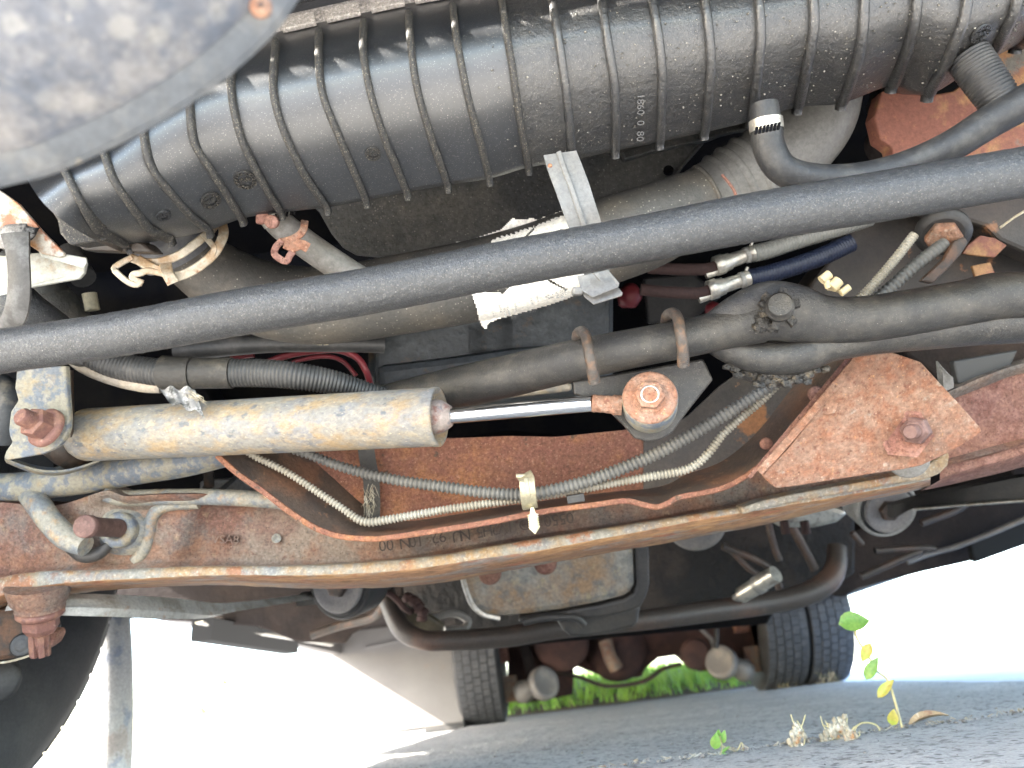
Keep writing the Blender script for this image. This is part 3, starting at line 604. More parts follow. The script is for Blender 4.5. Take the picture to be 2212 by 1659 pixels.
# ------------------------------------------------------------------ drag link / steering tube
LK = T('steering_link', 'long black greasy steering tube carrying the two U-bolts', 'drag link', (1400, 760, .60))
W_, r_ = path([(720, 905, .76, 42), (800, 885, .75, 44), (950, 846, .71, 45), (1100, 812, .66, 46), (1240, 779, .615, 45), (1350, 756, .595, 43), (1480, 731, .59, 42), (1560, 712, .59, 44), (1640, 690, .59, 52)], 10)
part(LK, 'tube', MB().tube(W_, r_, 30), M['link'])
# flattened eye, forged arm and second tube
arm = [(1540, 716, .588, 40), (1600, 690, .585, 56), (1660, 672, .585, 64), (1720, 678, .585, 62), (1780, 690, .587, 52), (1860, 690, .588, 50), (1960, 676, .588, 50), (2080, 655, .588, 50), (2160, 640, .588, 52), (2260, 640, .588, 50), (2400, 628, .588, 50), (3000, 560, .588, 50)]
W_, r_ = path(arm, 10); mb = MB(); rows = []
aa = None
for i, p in enumerate(W_):
    t = (W_[min(i+1, len(W_)-1)]-W_[max(0, i-1)]).normalized(); n = tocam(p); n = (n-t*n.dot(t)).normalized(); b = t.cross(n); row = []
    fl_ = .52 if i < 35 else min(.9, .52+.02*(i-35))
    for k in range(30):
        an = 2*pi*k/30; q = p+b*cos(an)*r_[i]+n*sin(an)*r_[i]*fl_; row.append(q+n*.0006*noise.noise(q*120))
    rows.append(row)
part(LK, 'forged_arm', MB().grid(rows, closed=True).add(rows[0], [tuple(range(29, -1, -1))]).add(rows[-1], [tuple(range(30))]), M['link'])
W_, r_ = path([(1520, 715, .60, 30), (1570, 752, .60, 30), (1640, 772, .60, 36), (1720, 768, .60, 40), (1790, 745, .60, 38), (1880, 727, .60, 40), (2000, 712, .60, 44), (2120, 700, .60, 46), (2260, 690, .60, 48), (2400, 674, .60, 48), (3000, 600, .60, 48)], 10)
part(LK, 'lower_tube', MB().tube(W_, r_, 28), M['link'])
W_, r_ = path([(1575, 775, .61, 20), (1620, 796, .61, 30), (1680, 802, .61, 34), (1730, 790, .61, 26), (1760, 778, .61, 10)], 8)
mb = MB().tube(W_, r_, 16)
for i in range(60): q = W_[random.randrange(len(W_))]+RT*random.uniform(-.01, .01)+UP*random.uniform(-.012, .004)-FW*.010; mb.blob(q, (.004, .003, .003), 7, 5, .5, 2, i)
part(LK, 'grease_lump', mb, M['grease'])
# bolt through the eye with caked castle nut
bc = P(1684, 664, .566); bx = (tocam(bc)+UP*.25+RT*.05).normalized()
bo = part(LK, 'bolt', MB().rev(bc-bx*.004, bx, [(-.016, .0075), (0, .0075), (.001, .0105), (.006, .0105), (.0062, .0094), (.0125, .0094), (.0135, .0082)], 24), M['link'])
mb = MB()
for i in range(26): mb.blob(P(1655+random.uniform(-20, 26), 688+random.uniform(-36, 22), .572), (.0045, .003, .004), 8, 6, .6, 2.5, i*2.2)
sub(bo, 'caked_dirt', mb, M['grease'])
mb = MB()
for k in range(6):
    an = k*pi/3+.3; mb.box(bc-bx*.008+(RT*cos(an)+UP*sin(an))*.0125, (RT*cos(an)+UP*sin(an))*.0035, (RT*-sin(an)+UP*cos(an))*.003, bx*.006)
sub(bo, 'castle_nut', mb, M['grease'], .0006)
# U-bolts
def ubolt(pl, label, sgn=0):
    W = path(pl, 8); t = T('u_bolt', label, 'U-bolt', W[-1], 'U-bolts clamping the bracket to the steering tube')
    part(t, 'bow', MB().tube(W, .0042, 14), M['ub'])
    e = W[-1]; ax_ = (W[-1]-W[-3]).normalized(); mb = MB()
    for k in range(7): mb.rev(e-ax_*(.001+.0016*k), ax_, [(-.0006, .0042), (0, .0047), (.0006, .0042)], 14)
    part(t, 'thread', mb, M['ub'], kind=None)
M['ub'] = mat('brown_black_bolt_steel', (.055, .046, .040), [((.13, .075, .045), 160, .5, .65), ((.16, .14, .12), 60, .55, .68)], .5, bump=((300, .0008),))
ubolt([(1246, 742, .620), (1247, 722, .602), (1258, 716, .590), (1266, 728, .578), (1272, 760, .571), (1279, 795, .572), (1284, 826, .578)], 'left U-bolt around the black steering tube')
ubolt([(1437, 700, .612), (1441, 682, .594), (1454, 676, .582), (1464, 688, .570), (1470, 720, .563), (1475, 755, .565), (1476, 790, .572)], 'right U-bolt around the black steering tube, nearer the knobbly bolt')
# dark bracket plate between tube and damper eye
pl = [(1238, 824), (1340, 806), (1520, 775), (1541, 820), (1490, 884), (1452, 936), (1428, 950), (1400, 955), (1372, 947), (1350, 922), (1318, 890), (1292, 866), (1240, 852)]
br = solo('damper_bracket', 'flat black bracket plate behind the orange rusty damper bolt', 'bracket', MB().prism([P(u, v, .612) for u, v in pl], FW*.007), M['link'], .0015)
# ------------------------------------------------------------------ steering damper
DA, DB = P(176, 940, .735), P(950, 900, .655); dax = (DB-DA).normalized(); RD = 64*.655/FPX
dm = T('steering_damper', 'long dusty yellowish damper cylinder with a chrome rod', 'steering damper', DA.lerp(DB, .5))
Ld = (DB-DA).length
cyl = part(dm, 'cylinder', MB().rev(DA, dax, [(-.006, 0), (-.006, RD*.55), (-.003, RD*.82), (.004, RD*.96), (.010, RD)] + [(.01+(Ld-.02)*k/40, RD) for k in range(1, 40)] + [(Ld-.008, RD), (Ld-.006, RD*.99), (Ld-.0055, RD*1.015), (Ld-.001, RD*1.015), (Ld, RD*.97), (Ld-.001, RD*.86), (Ld-.006, RD*.80), (Ld-.007, RD*.60)], 56), M['damper'])
M['cap'] = mat('grey_red_seal_cap', (.30, .25, .22), [((.20, .10, .08), 120, .5, .62), ((.14, .14, .16), 90, .55, .65)], .5, bump=((500, .0006),))
part(dm, 'rod_guide', MB().rev(DB-dax*.008, dax, [(0, .0145), (.006, .0150), (.010, .0140), (.014, .0118), (.018, .0090), (.0185, .0074)], 30), M['cap'])
EY = P(1404, 860, .582); R0 = DB+dax*.006; rdir = (EY-R0).normalized()
part(dm, 'chrome_rod', MB().tube([R0, R0+rdir*((P(1290, 884, .61)-R0).length)], .0066, 32), M['chrome'])
rs = R0+rdir*((P(1288, 884, .61)-R0).length)
rows_ = [rs.lerp(P(1344, 876, .597), k/14) for k in range(15)]
part(dm, 'rusted_rod_end', MB().tube(rows_, [.00675+.0005*random.random()+(.001 if k > 9 else 0) for k in range(15)], 20), M['rustplate'])
eax = (tocam(EY)*1.0+UP*.30).normalized()
ey = part(dm, 'eye', MB().rev(EY, -eax, [(-.0005, .0), (-.0005, .0206), (.0005, .0212), (.026, .0212), (.030, .0195)], 44), M['mottle'])
sub(ey, 'washer', MB().rev(EY+eax*.0008, eax, [(-.001, .0205), (.0008, .0208), (.0022, .0196), (.0028, .016), (.0030, 0)], 44), M['rustplate'])
sub(ey, 'nut', MB().rev(EY+eax*.0034, eax, [(-.001, .0135), (.0008, .0132), (.0016, .0115), (.0066, .0115), (.0074, .0095)], 6), M['rustplate'], .0005)
sub(ey, 'nut_flange', MB().rev(EY+eax*.0034, eax, [(-.001, .0132), (.0006, .0130), (.0012, .0115)], 32), M['rustplate'])
sub(ey, 'bolt_end', MB().rev(EY+eax*.008, eax, [(-.002, .0074), (.0030, .0072), (.0034, .0060), (.0024, .0056), (.0024, 0)], 30), M['steel'])
# left eye and its bush
LE = P(150, 958, .745); lax = (tocam(LE)*.8+RT*.45-UP*.35).normalized()
part(dm, 'mounting_eye', MB().rev(LE+lax*.006, -lax, [(-.014, .010), (-.012, .0205), (.0, .0225), (.028, .0225), (.03, .018)], 36), M['darkrust'])
part(dm, 'eye_weld', MB().tube([P(150, 950, .742), P(185, 945, .735)], .016, 20), M['rust'])
# ------------------------------------------------------------------ left bracket with nut
pl = [(36, 795), (142, 790), (145, 850), (149, 903), (148, 925), (139, 948), (126, 963), (112, 972), (91, 981), (40, 990), (16, 994), (7, 990), (12, 975), (25, 955), (20, 942), (18, 928), (22, 890), (38, 865), (35, 852), (31, 838)]
lb = T('frame_bracket', 'mottled grey-green bracket plate at the left edge holding the damper', 'bracket', P(90, 900, .68))
part(lb, 'plate', MB().prism([P(u, v, .675+.00004*(u-80)) for u, v in pl], FW*.006+RT*.001), M['mottle'], .0015)
g = MB(); rows = []
for s, dd in ((0, .676), (.5, .69), (1, .72)):
    rows.append([P(7+(200-7)*k/16, 992+(1016-992)*sin(pi*min(1, k/16*.9+.05))*(1)+(2-6*k/16)+6*s, .676+.0018*k+(.03*s)) for k in range(17)])
part(lb, 'lower_shell', MB().grid([[P(10+11.5*k, 994+26*sin(pi*k/18)+k*.1, .678+.003*k) for k in range(19)], [P(14+11*k, 1000+28*sin(pi*k/18), .69+.003*k) for k in range(19)], [P(24+10*k, 992+22*sin(pi*k/18), .73+.002*k) for k in range(19)]], True, thick=UP*.002), M['mottle'])
part(lb, 'side_web', MB().prism([P(149, 800, .682), P(156, 800, .72), P(159, 930, .72), P(152, 945, .684)], FW*.002), M['darkrust'])
NC = P(99, 924, .668); nax = (tocam(NC)*.75-RT*.60+UP*.28).normalized()
M['nutrust'] = mat('red_rust_nut', (.16, .072, .055), [((.24, .12, .08), 80, .48, .6), ((.12, .06, .05), 160, .55, .65), ((.40, .28, .22), 200, .6, .7, .6)], .7, bump=((260, .0004),))
nb = part(lb, 'bolt', MB().rev(NC, nax, [(-.01, .0072), (.026, .0070), (.0275, .0060)], 24), M['nutrust'])
mb = MB()
for k in range(6): mb.rev(NC+nax*(.0165+.0017*k), nax, [(-.0007, .0068), (0, .0078), (.0007, .0068)], 24)
sub(nb, 'thread', mb, M['nutrust'])
sub(nb, 'nut', MB().rev(NC, nax, [(.001, .0138), (.004, .0135), (.0150, .0132), (.0165, .0110)], 6), M['nutrust'], .0004)
sub(nb, 'flange', MB().rev(NC, nax, [(-.002, .0176), (.0015, .0176), (.0035, .0150), (.004, .010)], 36), M['nutrust'])
# ------------------------------------------------------------------ mottled lower tie rod
W_, r_ = path([(-600, 1130, .82, 28), (-220, 1070, .80, 28), (-40, 1054, .79, 29), (50, 1051, .785, 31), (120, 1042, .78, 33), (200, 1030, .78, 34), (300, 1012, .77, 34), (400, 996, .77, 34), (520, 968, .77, 32), (660, 935, .77, 30)], 10)
solo('tie_rod', 'blue-grey mottled rod passing just below the damper on the left', 'tie rod', MB().tube(W_, r_, 30), M['mottle'])
# ------------------------------------------------------------------ big grey intake hose with its clamps
AX = [(372, 520, .66, 62), (420, 560, .67, 68), (490, 610, .68, 76), (570, 645, .69, 82), (660, 660, .69, 84), (760, 654, .69, 84), (880, 634, .69, 86), (1030, 606, .69, 88), (1160, 572, .68, 90), (1280, 532, .67, 92), (1390, 494, .66, 90), (1470, 458, .66, 80), (1530, 430, .66, 70)]
HW, HR = path(AX, 12)
hz = T('intake_hose', 'thick dusty grey-brown rubber hose curving behind the black bar', 'hose', (760, 654, .69))
part(hz, 'hose_body', MB().tube(HW, HR, 48), M['hose'])
e = len(HW)-1
part(hz, 'cuff_ring', MB().tube([HW[e-1], HW[e-1].lerp(HW[e], .5), HW[e], HW[e]*2-HW[e-1]], [HR[e]*1.0, HR[e]*1.12, HR[e]*1.12, HR[e]*1.0], 40), M['hose'])
def ringm(c, ax_, r, t, w_, mm=None): 
    a = ax_.orthogonal().normalized(); b = ax_.cross(a)
    return MB().sweep([c+(a*cos(2*pi*k/48)+b*sin(2*pi*k/48))*r for k in range(48)], [(-t, -w_), (-t, w_), (t, w_), (t, -w_)], ax_, closed=True)
W_, r_ = path([(1500, 445, .68, 74), (1560, 415, .68, 80), (1620, 380, .68, 84), (1680, 345, .68, 84), (1730, 300, .68, 84), (1765, 250, .68, 82), (1780, 190, .68, 80)], 8)
ed_ = T('outlet_elbow', 'grey plastic elbow behind the tank right of the brown hose', 'pipe', W_[20])
part(ed_, 'elbow', MB().tube(W_, r_, 40), M['duct'] if 'duct' in M else M.setdefault('duct', mat('grey_plastic_duct', (.12, .115, .105), [((.17, .165, .15), 14, .45, .65)], .5)))
for k in (8, 12, 16, 20): part(ed_, 'bead', MB().tube(W_[k-1:k+2], [r_[k]*1.0, r_[k]*1.07, r_[k]*1.0], 40, cap=False), M['duct'])
part(ed_, 'rust_wire', MB().tube(path([(1560, 378, .625), (1572, 392, .622), (1586, 412, .622), (1592, 432, .625)], 5), .0012, 8), M['rust'])
# neck of the tank
nk, nr = path([(352, 500, .640, 84), (366, 526, .645, 80), (385, 555, .652, 74)], 8)
part(tk, 'outlet_neck', MB().tube(nk, nr, 40), M['hoseneck'])
# big spring clamp, cream zinc with rust
cl = T('hose_clamp', 'cream zinc spring clamp with open diamond ears on the grey hose', 'hose clamp', P(380, 560, .60))
def band(t, name, pts, wpx, th, m, n=8, bev=.0006, par=None):
    W = path(pts, n); wd = wpx*1.45*pts[0][2]/FPX
    return (sub if par else part)(par or t, name, MB().sweep(W, rrect(wd, th)), m, bev)
d = .600
band(cl, 'band', [(283, 557, d), (310, 566, d), (345, 566, d), (387, 551, d), (425, 524, d+.006), (450, 503, d+.014), (463, 488, d+.022)], 13, .0022, M['clamp'])
band(cl, 'band', [(478, 478, d+.022), (483, 500, d+.014), (478, 520, d+.008), (462, 547, d+.004), (435, 572, d+.002), (400, 592, d), (365, 600, d)], 14, .0022, M['clamp'])
band(cl, 'bridge', [(440, 507, d+.008), (452, 521, d+.005), (462, 535, d+.003), (458, 552, d+.003)], 9, .0022, M['clamp'])
band(cl, 'ear', [(285, 556, d-.001), (262, 568, d-.004), (247, 581, d-.006), (262, 598, d-.007), (280, 611, d-.007), (296, 615, d-.006), (305, 606, d-.005)], 9, .0026, M['clamp'], 3)
band(cl, 'ear', [(300, 562, d-.001), (318, 573, d-.003), (340, 583, d-.004), (366, 586, d-.003)], 15, .0024, M['clamp'])
band(cl, 'hook', [(309, 612, d-.004), (288, 603, d-.006), (289, 593, d-.006), (303, 590, d-.006), (318, 585, d-.005), (340, 588, d-.004), (365, 594, d-.003)], 10, .0026, M['clamp'], 4)
band(cl, 'tongue', [(358, 572, d-.004), (362, 590, d-.007), (369, 603, d-.007), (374, 612, d-.006)], 17, .0022, M['clamp'], 4)
# small coolant pipe with worm clamp and rusty spring clamp
W_, r_ = path([(575, 440, .60, 30), (600, 478, .605, 31), (640, 512, .612, 31), (690, 548, .622, 31), (745, 585, .63, 31), (800, 620, .64, 31)], 8)
cp = T('coolant_pipe', 'short grey hose below the tank with two rusty clamps', 'hose', (640, 512, .61)); part(cp, 'hose_body', MB().tube(W_, r_, 30), M['pipe_grey'])
cw = T('worm_clamp', 'slotted steel worm clamp with rusty screw just under the tank', 'hose clamp', (590, 470, .59))
part(cw, 'band', MB().tube([W_[3], W_[8]], [r_[4]*1.08]*2, 30, cap=False), M['silver'])
mb = MB()
for k in range(8): mb.box(P(578+8.5*k, 474-2.6*k-(.4*(k-4)**2)*-.15, .585), RT*.0005+UP*-.0001, UP*.0022+RT*.0005, FW*.0012)
part(cw, 'slots', mb, M['black'])
wc = P(586, 479, .578); wa = (tocam(wc)+RT*-.2).normalized()
part(cw, 'screw', MB().rev(wc, wa, [(-.006, .0052), (.0012, .0052), (.002, .0042), (.002, .0)], 16).box(wc+wa*.0022, (UP*.95+RT*.2)*.0042, (RT*.95-UP*.2)*.0006, wa*.0006), M['rust'], .0004)
part(cw, 'screw_housing', MB().box(P(568, 473, .584), RT*.005, UP*.004, FW*.003), M['rust'], .0015)
cs = T('spring_clamp', 'small brown rusted spring clamp on the short grey hose', 'hose clamp', (620, 530, .59))
band(cs, 'band', [(605, 523, .592), (630, 517, .588), (648, 506, .588), (656, 494, .592), (658, 480, .600)], 11, .0018, M['rustplate'])
band(cs, 'ear', [(608, 521, .590), (596, 534, .588), (593, 549, .587), (606, 560, .586), (619, 564, .586), (626, 552, .586), (632, 544, .588)], 10, .0022, M['rust'], 3)
band(cs, 'tongue', [(617, 527, .588), (634, 533, .586), (650, 528, .586), (666, 536, .588)], 15, .0018, M['rustplate'], 4)
# ------------------------------------------------------------------ paper label glued round the hose
def hose_d(u, v):
    best = None
    for p, r in zip(HW, HR):
        q = p-C0; dd = q.dot(FW); uu = CX+q.dot(RT)/dd*FPX; vv = CY-q.dot(UP)/dd*FPX
        e2 = (u-uu)**2+(v-vv)**2
        if best is None or e2 < best[0]: best = (e2, dd, r)
    off = math.sqrt(best[0])*best[1]/FPX; r = best[2]
    return best[1]-math.sqrt(max(0, r*r-off*off))-.002
def inside(u, v, poly):
    c = False; n = len(poly)
    for i in range(n):
        a, b = poly[i], poly[i-1]
        if (a[1] > v) != (b[1] > v) and u < (b[0]-a[0])*(v-a[1])/(b[1]-a[1])+a[0]: c = not c
    return c
def patch(poly, step, holes=(), wob=0.0, add=0.0):
    us = [p[0] for p in poly]; vs_ = [p[1] for p in poly]; mb = MB(); idx = {}; V = []; F = []
    nu = int((max(us)-min(us))/step)+2; nv = int((max(vs_)-min(vs_))/step)+2
    def vid(i, j):
        if (i, j) not in idx:
            u, v = min(us)+i*step, min(vs_)+j*step; idx[(i, j)] = len(V); V.append(P(u, v, hose_d(u, v)-add+wob*noise.noise(Vector((u*.03, v*.03, 0)))))
        return idx[(i, j)]
    for i in range(nu):
        for j in range(nv):
            u, v = min(us)+(i+.5)*step, min(vs_)+(j+.5)*step
            if inside(u, v, poly) and not any(inside(u, v, h) for h in holes): F.append((vid(i, j), vid(i+1, j), vid(i+1, j+1), vid(i, j+1)))
    return mb.add(V, F, True)
lb_ = T('paper_label', 'torn white paper label with printed lines stuck round the hose', 'label', (1140, 640, .62))
lowp = [(1019, 634), (1045, 620), (1100, 600), (1180, 585), (1245, 575), (1262, 590), (1268, 612), (1255, 622), (1243, 636), (1225, 646), (1205, 652), (1189, 658), (1150, 669), (1112, 680), (1085, 687), (1069, 692), (1054, 699), (1050, 713), (1042, 706), (1034, 690), (1030, 665)]
h1 = [(1046, 632), (1060, 622), (1090, 612), (1110, 606), (1100, 622), (1088, 634), (1066, 632)]
h2 = [(1182, 606), (1200, 616), (1222, 628), (1226, 625), (1204, 613), (1186, 603)]
part(lb_, 'paper_sheet', patch(lowp, 3, (h1, h2), .0008), M['paper'])
upp = [(1060, 523), (1080, 500), (1106, 472), (1130, 474), (1152, 471), (1162, 476), (1176, 468), (1180, 474), (1196, 466), (1200, 459), (1218, 456), (1240, 470), (1250, 520), (1200, 545), (1120, 550), (1040, 560)]
h3 = [(1134, 512), (1162, 480), (1168, 478), (1140, 512)]
part(lb_, 'paper_sheet', patch(upp, 3, (h3,), .0008, .005), M['paper'])
part(lb_, 'curled_strip', patch([(985, 522), (1010, 524), (1040, 510), (1080, 497), (1092, 492), (1088, 500), (1050, 515), (1012, 530), (988, 530)], 3, (), .001, .002), M['paper'])
def pr(s, u, v, sz, ang): text(lb_, 'printed_line', s, u, v, hose_d(u, v)-.0012, sz, ang, M['ink'], .00012)
for s, u, v, sz, ang in (('15', 1190, 639, 17, -104), ('JF', 1181, 641, 8, -104), ('PEAK', 1203, 634, 9, -104), ('50353 ', 1213, 630, 10, -104), ('ITBEI', 1222, 628, 8, -104), ('MAKE SURE', 1112, 655, 7, -104), ('WATER SIZE', 1097, 662, 7, -104),
    ('INSPECT', 1080, 662, 7, -104), ('INSTALL AC 1', 1089, 668, 6, -104), ('IN AS', 1120, 648, 6, -104), ('WAS USE', 1147, 644, 7, -104), ('=  -  =', 1135, 640, 6, -104), ('DAKOTA', 1160, 640, 6, -104), ('= = = =', 1065, 675, 6, -104), ('||| | || |', 1110, 684, 5, -14), ('||| | || |', 1150, 672, 5, -14), ('III I- II', 1205, 480, 8, -104), ('MU -', 1196, 492, 9, -104), ('I I-', 1178, 490, 8, -104), ('III II', 1218, 482, 7, -104)):
    pr(s, u, v, sz, rad(-ang) if 0 else rad(ang+0))
# ------------------------------------------------------------------ shroud panel and the grey plastic strap
sh = T('fan_shroud', 'dusty dark panel behind the tank with one round hole', 'shroud', (1000, 430, .74))
pl = [(600, 380), (1600, 200), (1560, 262), (1528, 290), (1505, 318), (1476, 352), (1455, 384), (1420, 404), (1290, 436), (1170, 480), (1060, 520), (900, 556), (830, 558), (770, 552), (740, 535), (715, 505), (690, 460), (650, 420)]
rows = []
part(sh, 'panel', MB().prism([PY(u, v, .62+.00012*(v-300)) for u, v in pl], Vector((0, .006, .004))), M['shroud'], .002)
part(sh, 'panel_edge', MB().tube([PY(1530, 290, .615), PY(1505, 322, .615), PY(1474, 356, .617), PY(1452, 388, .618)], .0022, 8), M['shroud'])
part(sh, 'upper_lip', MB().prism([PY(u, v, .600) for u, v in [(1340, 326), (1620, 258), (1626, 278), (1590, 282), (1560, 290), (1528, 302), (1500, 306), (1400, 330), (1350, 345)]], Vector((0, .01, .004))), M['shroud'], .002)
hc = PY(1444, 368, .614); part(sh, 'hole', MB().rev(hc, -Y, [(-.002, .0048), (.0015, .0048), (.0015, .0038), (-.001, .0)], 20), M['black'])
st = T('plastic_strap', 'grey ridged plastic strap hanging from the tank to a square buckle', 'strap', (1220, 420, .56))
SL = [(1174, 335, .565), (1184, 369, .560), (1200, 412, .555), (1216, 457, .553), (1232, 500, .556), (1246, 540, .562), (1258, 580, .572), (1264, 600, .578)]
SR = [(1245, 325, .565), (1258, 358, .560), (1273, 398, .555), (1286, 440, .553), (1298, 478, .556), (1306, 515, .562), (1313, 560, .572), (1318, 585, .578)]
A_ = path(SL, 5); B_ = path(SR, 5)
part(st, 'strap', MB().grid([[a.lerp(b, k/4) for k in range(5)] for a, b in zip(A_, B_)], False, thick=FW*.0022), M['strap'], .0004)
part(st, 'ridge', MB().sweep([a.lerp(b, .47) for a, b in zip(A_, B_)], rrect(.0040, .0020)), M['strap'], .0003)
rv = P(1188, 358, .561); part(st, 'rivet', MB().rev(rv, tocam(rv), [(-.001, .0017), (.0004, .0017), (.0008, .001), (.0008, 0)], 14), M['rustplate'])
d = .566
bk = part(st, 'buckle', MB().prism([P(1246, 598, d+.006), P(1314, 584, d+.006), P(1338, 611, d-.002), P(1337, 620, d-.002), P(1280, 643, d-.002), P(1256, 628, d+.002)], FW*.0016+UP*.0008), M['strap'], .0006)
sub(bk, 'gusset', MB().prism([P(1282, 590, d-.004), P(1293, 588, d-.004), P(1298, 607, d-.006)], FW*.004), M['strap'], .0003)
sub(bk, 'lower_jaw', MB().prism([P(1255, 622, d+.008), P(1330, 612, d+.006), P(1345, 632, d+.001), P(1344, 638, d+.001), P(1283, 657, d), P(1262, 640, d+.004)], FW*.0016-UP*.0006), M['strap'], .0006, 'paler lower jaw of the buckle')
sub(bk, 'catch', MB().box(P(1247, 630, d+.008), RT*.004, UP*.0028, FW*.006), M['strap'], .0015)
# ------------------------------------------------------------------ black coolant hose looping at the right
W_, r_ = path([(1650, 225, .555, 30), (1655, 268, .555, 33), (1662, 320, .556, 34), (1690, 365, .556, 33), (1745, 385, .556, 33), (1820, 388, .556, 33), (1900, 376, .555, 33), (1980, 350, .552, 33), (2060, 312, .548, 34), (2140, 262, .544, 36), (2230, 212, .54, 38), (2330, 160, .535, 38), (2560, 40, .53, 38)], 10)
bh = T('coolant_hose', 'glossy black hose looping from the tank to the right edge', 'hose', (1745, 385, .556)); part(bh, 'hose_body', MB().tube(W_, r_, 32), M['fabric_black'])
cc = W_[11]; mb = MB()
part(bh, 'clamp_band', MB().tube([W_[8], W_[13]], [r_[9]*1.09]*2, 32, cap=False), M['silver'])
for k in range(7): mb.box(P(1634+8*k, 282-1.6*k, .530), UP*.0024+RT*.0004, RT*.0008, FW*.0012)
part(bh, 'clamp_slots', mb, M['black'])
W_, r_ = path([(2090, 120, .560, 44), (2118, 160, .556, 44), (2150, 205, .552, 42), (2172, 240, .552, 40)], 12)
solo('ribbed_fitting', 'black finely ribbed rubber fitting at the right edge of the tank', 'hose', corr(W_, r_, .0026, .0009, 36), M['fabric_black'])
# rusty frame horn behind it
pl = [(1905, 195), (2010, 205), (2060, 196), (2110, 160), (2140, 60), (2300, 0), (2900, -80), (2900, 240), (2320, 330), (2200, 346), (2050, 352), (1932, 380), (1930, 345), (1928, 318), (1902, 300), (1890, 250)]
fh = T('frame_horn', 'red rusty frame horn in the upper right corner, greyer at its left edge', 'frame', (2050, 260, .66))
part(fh, 'plate', MB().prism([P(u, v, .66) for u, v in pl], FW*.02), M['hornrust'] if 'hornrust' in M else M.setdefault('hornrust', mat('horn_rust', (.19, .07, .045), [((.32, .17, .07), 22, .50, .58, .9), ((.13, .12, .10), 14, .53, .57, 1.0), ((.30, .12, .06), 120, .6, .68, .7)], .7, bump=((200, .001),))), .002)
part(fh, 'bush', MB().rev(P(1935, 300, .70), FW*-1, [(-.02, .02), (.01, .022), (.016, .016), (.016, 0)], 24), M['under'])
solo('engine_mount', 'rounded dusty dark casting just under the tank right of the grey elbow', 'casting', MB().blob(P(1940, 290-60, .72)+UP*0, (.028, .028, .030), 16, 10, .3, 2, 1), M['darkgrey'])
solo('pulley_shield', 'small grey oval plate deep in the dark right of the grey elbow', 'plate', MB().prism([P(1928, 420-12, .9), P(1950, 398, .9), P(1976, 408, .9), P(1960, 435, .9), P(1938, 452, .9)], FW*.01), M['zinc'], .003)
# rear dark masses: engine, oil pan
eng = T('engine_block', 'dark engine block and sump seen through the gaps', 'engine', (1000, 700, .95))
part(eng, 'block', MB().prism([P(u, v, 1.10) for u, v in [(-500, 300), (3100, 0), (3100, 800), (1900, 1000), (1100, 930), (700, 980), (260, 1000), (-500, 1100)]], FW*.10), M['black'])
mb = MB(); rows = []
for i in range(9):
    v = 600+30*i; rows.append([P(u, v+(12*sin(i*.8)), .80+.03*abs((u-1060)/270)**4+(.05*max(0, (i-6))**1.5)) for u in range(798, 1345, 18)])
part(eng, 'oil_pan', MB().grid([[P(u, v - (u-800)*.02, .80+.05*((u-1060)/270.0)**8+.05*max(0, (v-800)/60)**2) for u in range(796, 1346, 22)] for v in range(560, 900, 20)], True, thick=FW*.004), M['oilpan'])
part(eng, 'pan_side', MB().prism([P(806, 600, .80), P(806, 850, .80), P(830, 872, .80), P(1240, 830, .80), P(1320, 800, .80), P(1320, 590, .80)], FW*.12), M['oilpan'], .006)
part(eng, 'pan_rib', MB().prism([P(810, 790, .785), P(960, 772, .785), P(1100, 752, .785), P(1240, 740, .785), P(1240, 790, .79), P(900, 862, .79), P(822, 866, .79)], FW*.02), M['oilpan'], .008)
part(eng, 'pan_edge', MB().prism([P(905, 868, .79), P(1190, 824, .79), P(1236, 828, .79), P(1235, 845, .79), P(1100, 860, .79), P(960, 890, .79)], FW*.01), M['pan2'], .003)
# ------------------------------------------------------------------ rusty cast axle beam
def fl(pts, n=8): return crv([Vector((u, v, 0)) for u, v in pts], n)
AXB = T('axle_beam', 'heavy rusty cast front axle beam with pale scaly lower flange', 'axle beam', (1100, 1180, .80))
D0 = .80
top = [(-600, 1120), (-160, 1075), (0, 1085), (120, 1092), (228, 1060), (268, 1072), (350, 1068), (470, 1068), (600, 1076), (760, 1120), (1000, 1120), (1400, 1060), (1700, 950), (1960, 880), (2049, 846), (2129, 812), (2212, 784), (2420, 730), (2950, 600)]
bot = [(-600, 1330), (-160, 1255), (0, 1258), (150, 1240), (300, 1234), (480, 1232), (650, 1232), (780, 1224), (900, 1210), (1050, 1182), (1200, 1158), (1400, 1130), (1600, 1095), (1760, 1065), (1900, 1040), (2049, 1004), (2212, 962), (2420, 915), (2950, 790)]
def samp(pts, u):
    for a, b in zip(pts, pts[1:]):
        if a[0] <= u <= b[0]: return a[1]+(b[1]-a[1])*(u-a[0])/(b[0]-a[0])
    return pts[-1][1]
tc_, bc_ = [(p.x, p.y) for p in fl(top)], [(p.x, p.y) for p in fl(bot)]
def sst(a, b, x): x = max(0, min(1, (x-a)/(b-a))); return x*x*(3-2*x)
rows = []
us = [-580+16*i for i in range(187)]
for u in us:
    a, b = samp(tc_, u), samp(bc_, u); row = []
    for k in range(31):
        s = k/30; v = a+(b-a)*s
        # raised rim at the top (pale cast rounding), recessed pocket, boss at the left around the pin
        rim = .022*(1-sst(0, .22, s)) if u > 200 else 0
        pocket = .020*(1-sst(400, 480, u+(v-1100)*.4))                     # left end stands proud
        boss = .006*math.exp(-(((u-235)/75)**2+((v-1160)/60)**2)**1.2)
        low = .014*sst(.84, 1.0, s)
        row.append(P(u, v, D0-rim-pocket-boss-low+.0012*noise.noise(Vector((u*.02, v*.03, 1)))))
    rows.append(row)
part(AXB, 'web', MB().grid(rows, True, thick=FW*.03), M['rustweb'])
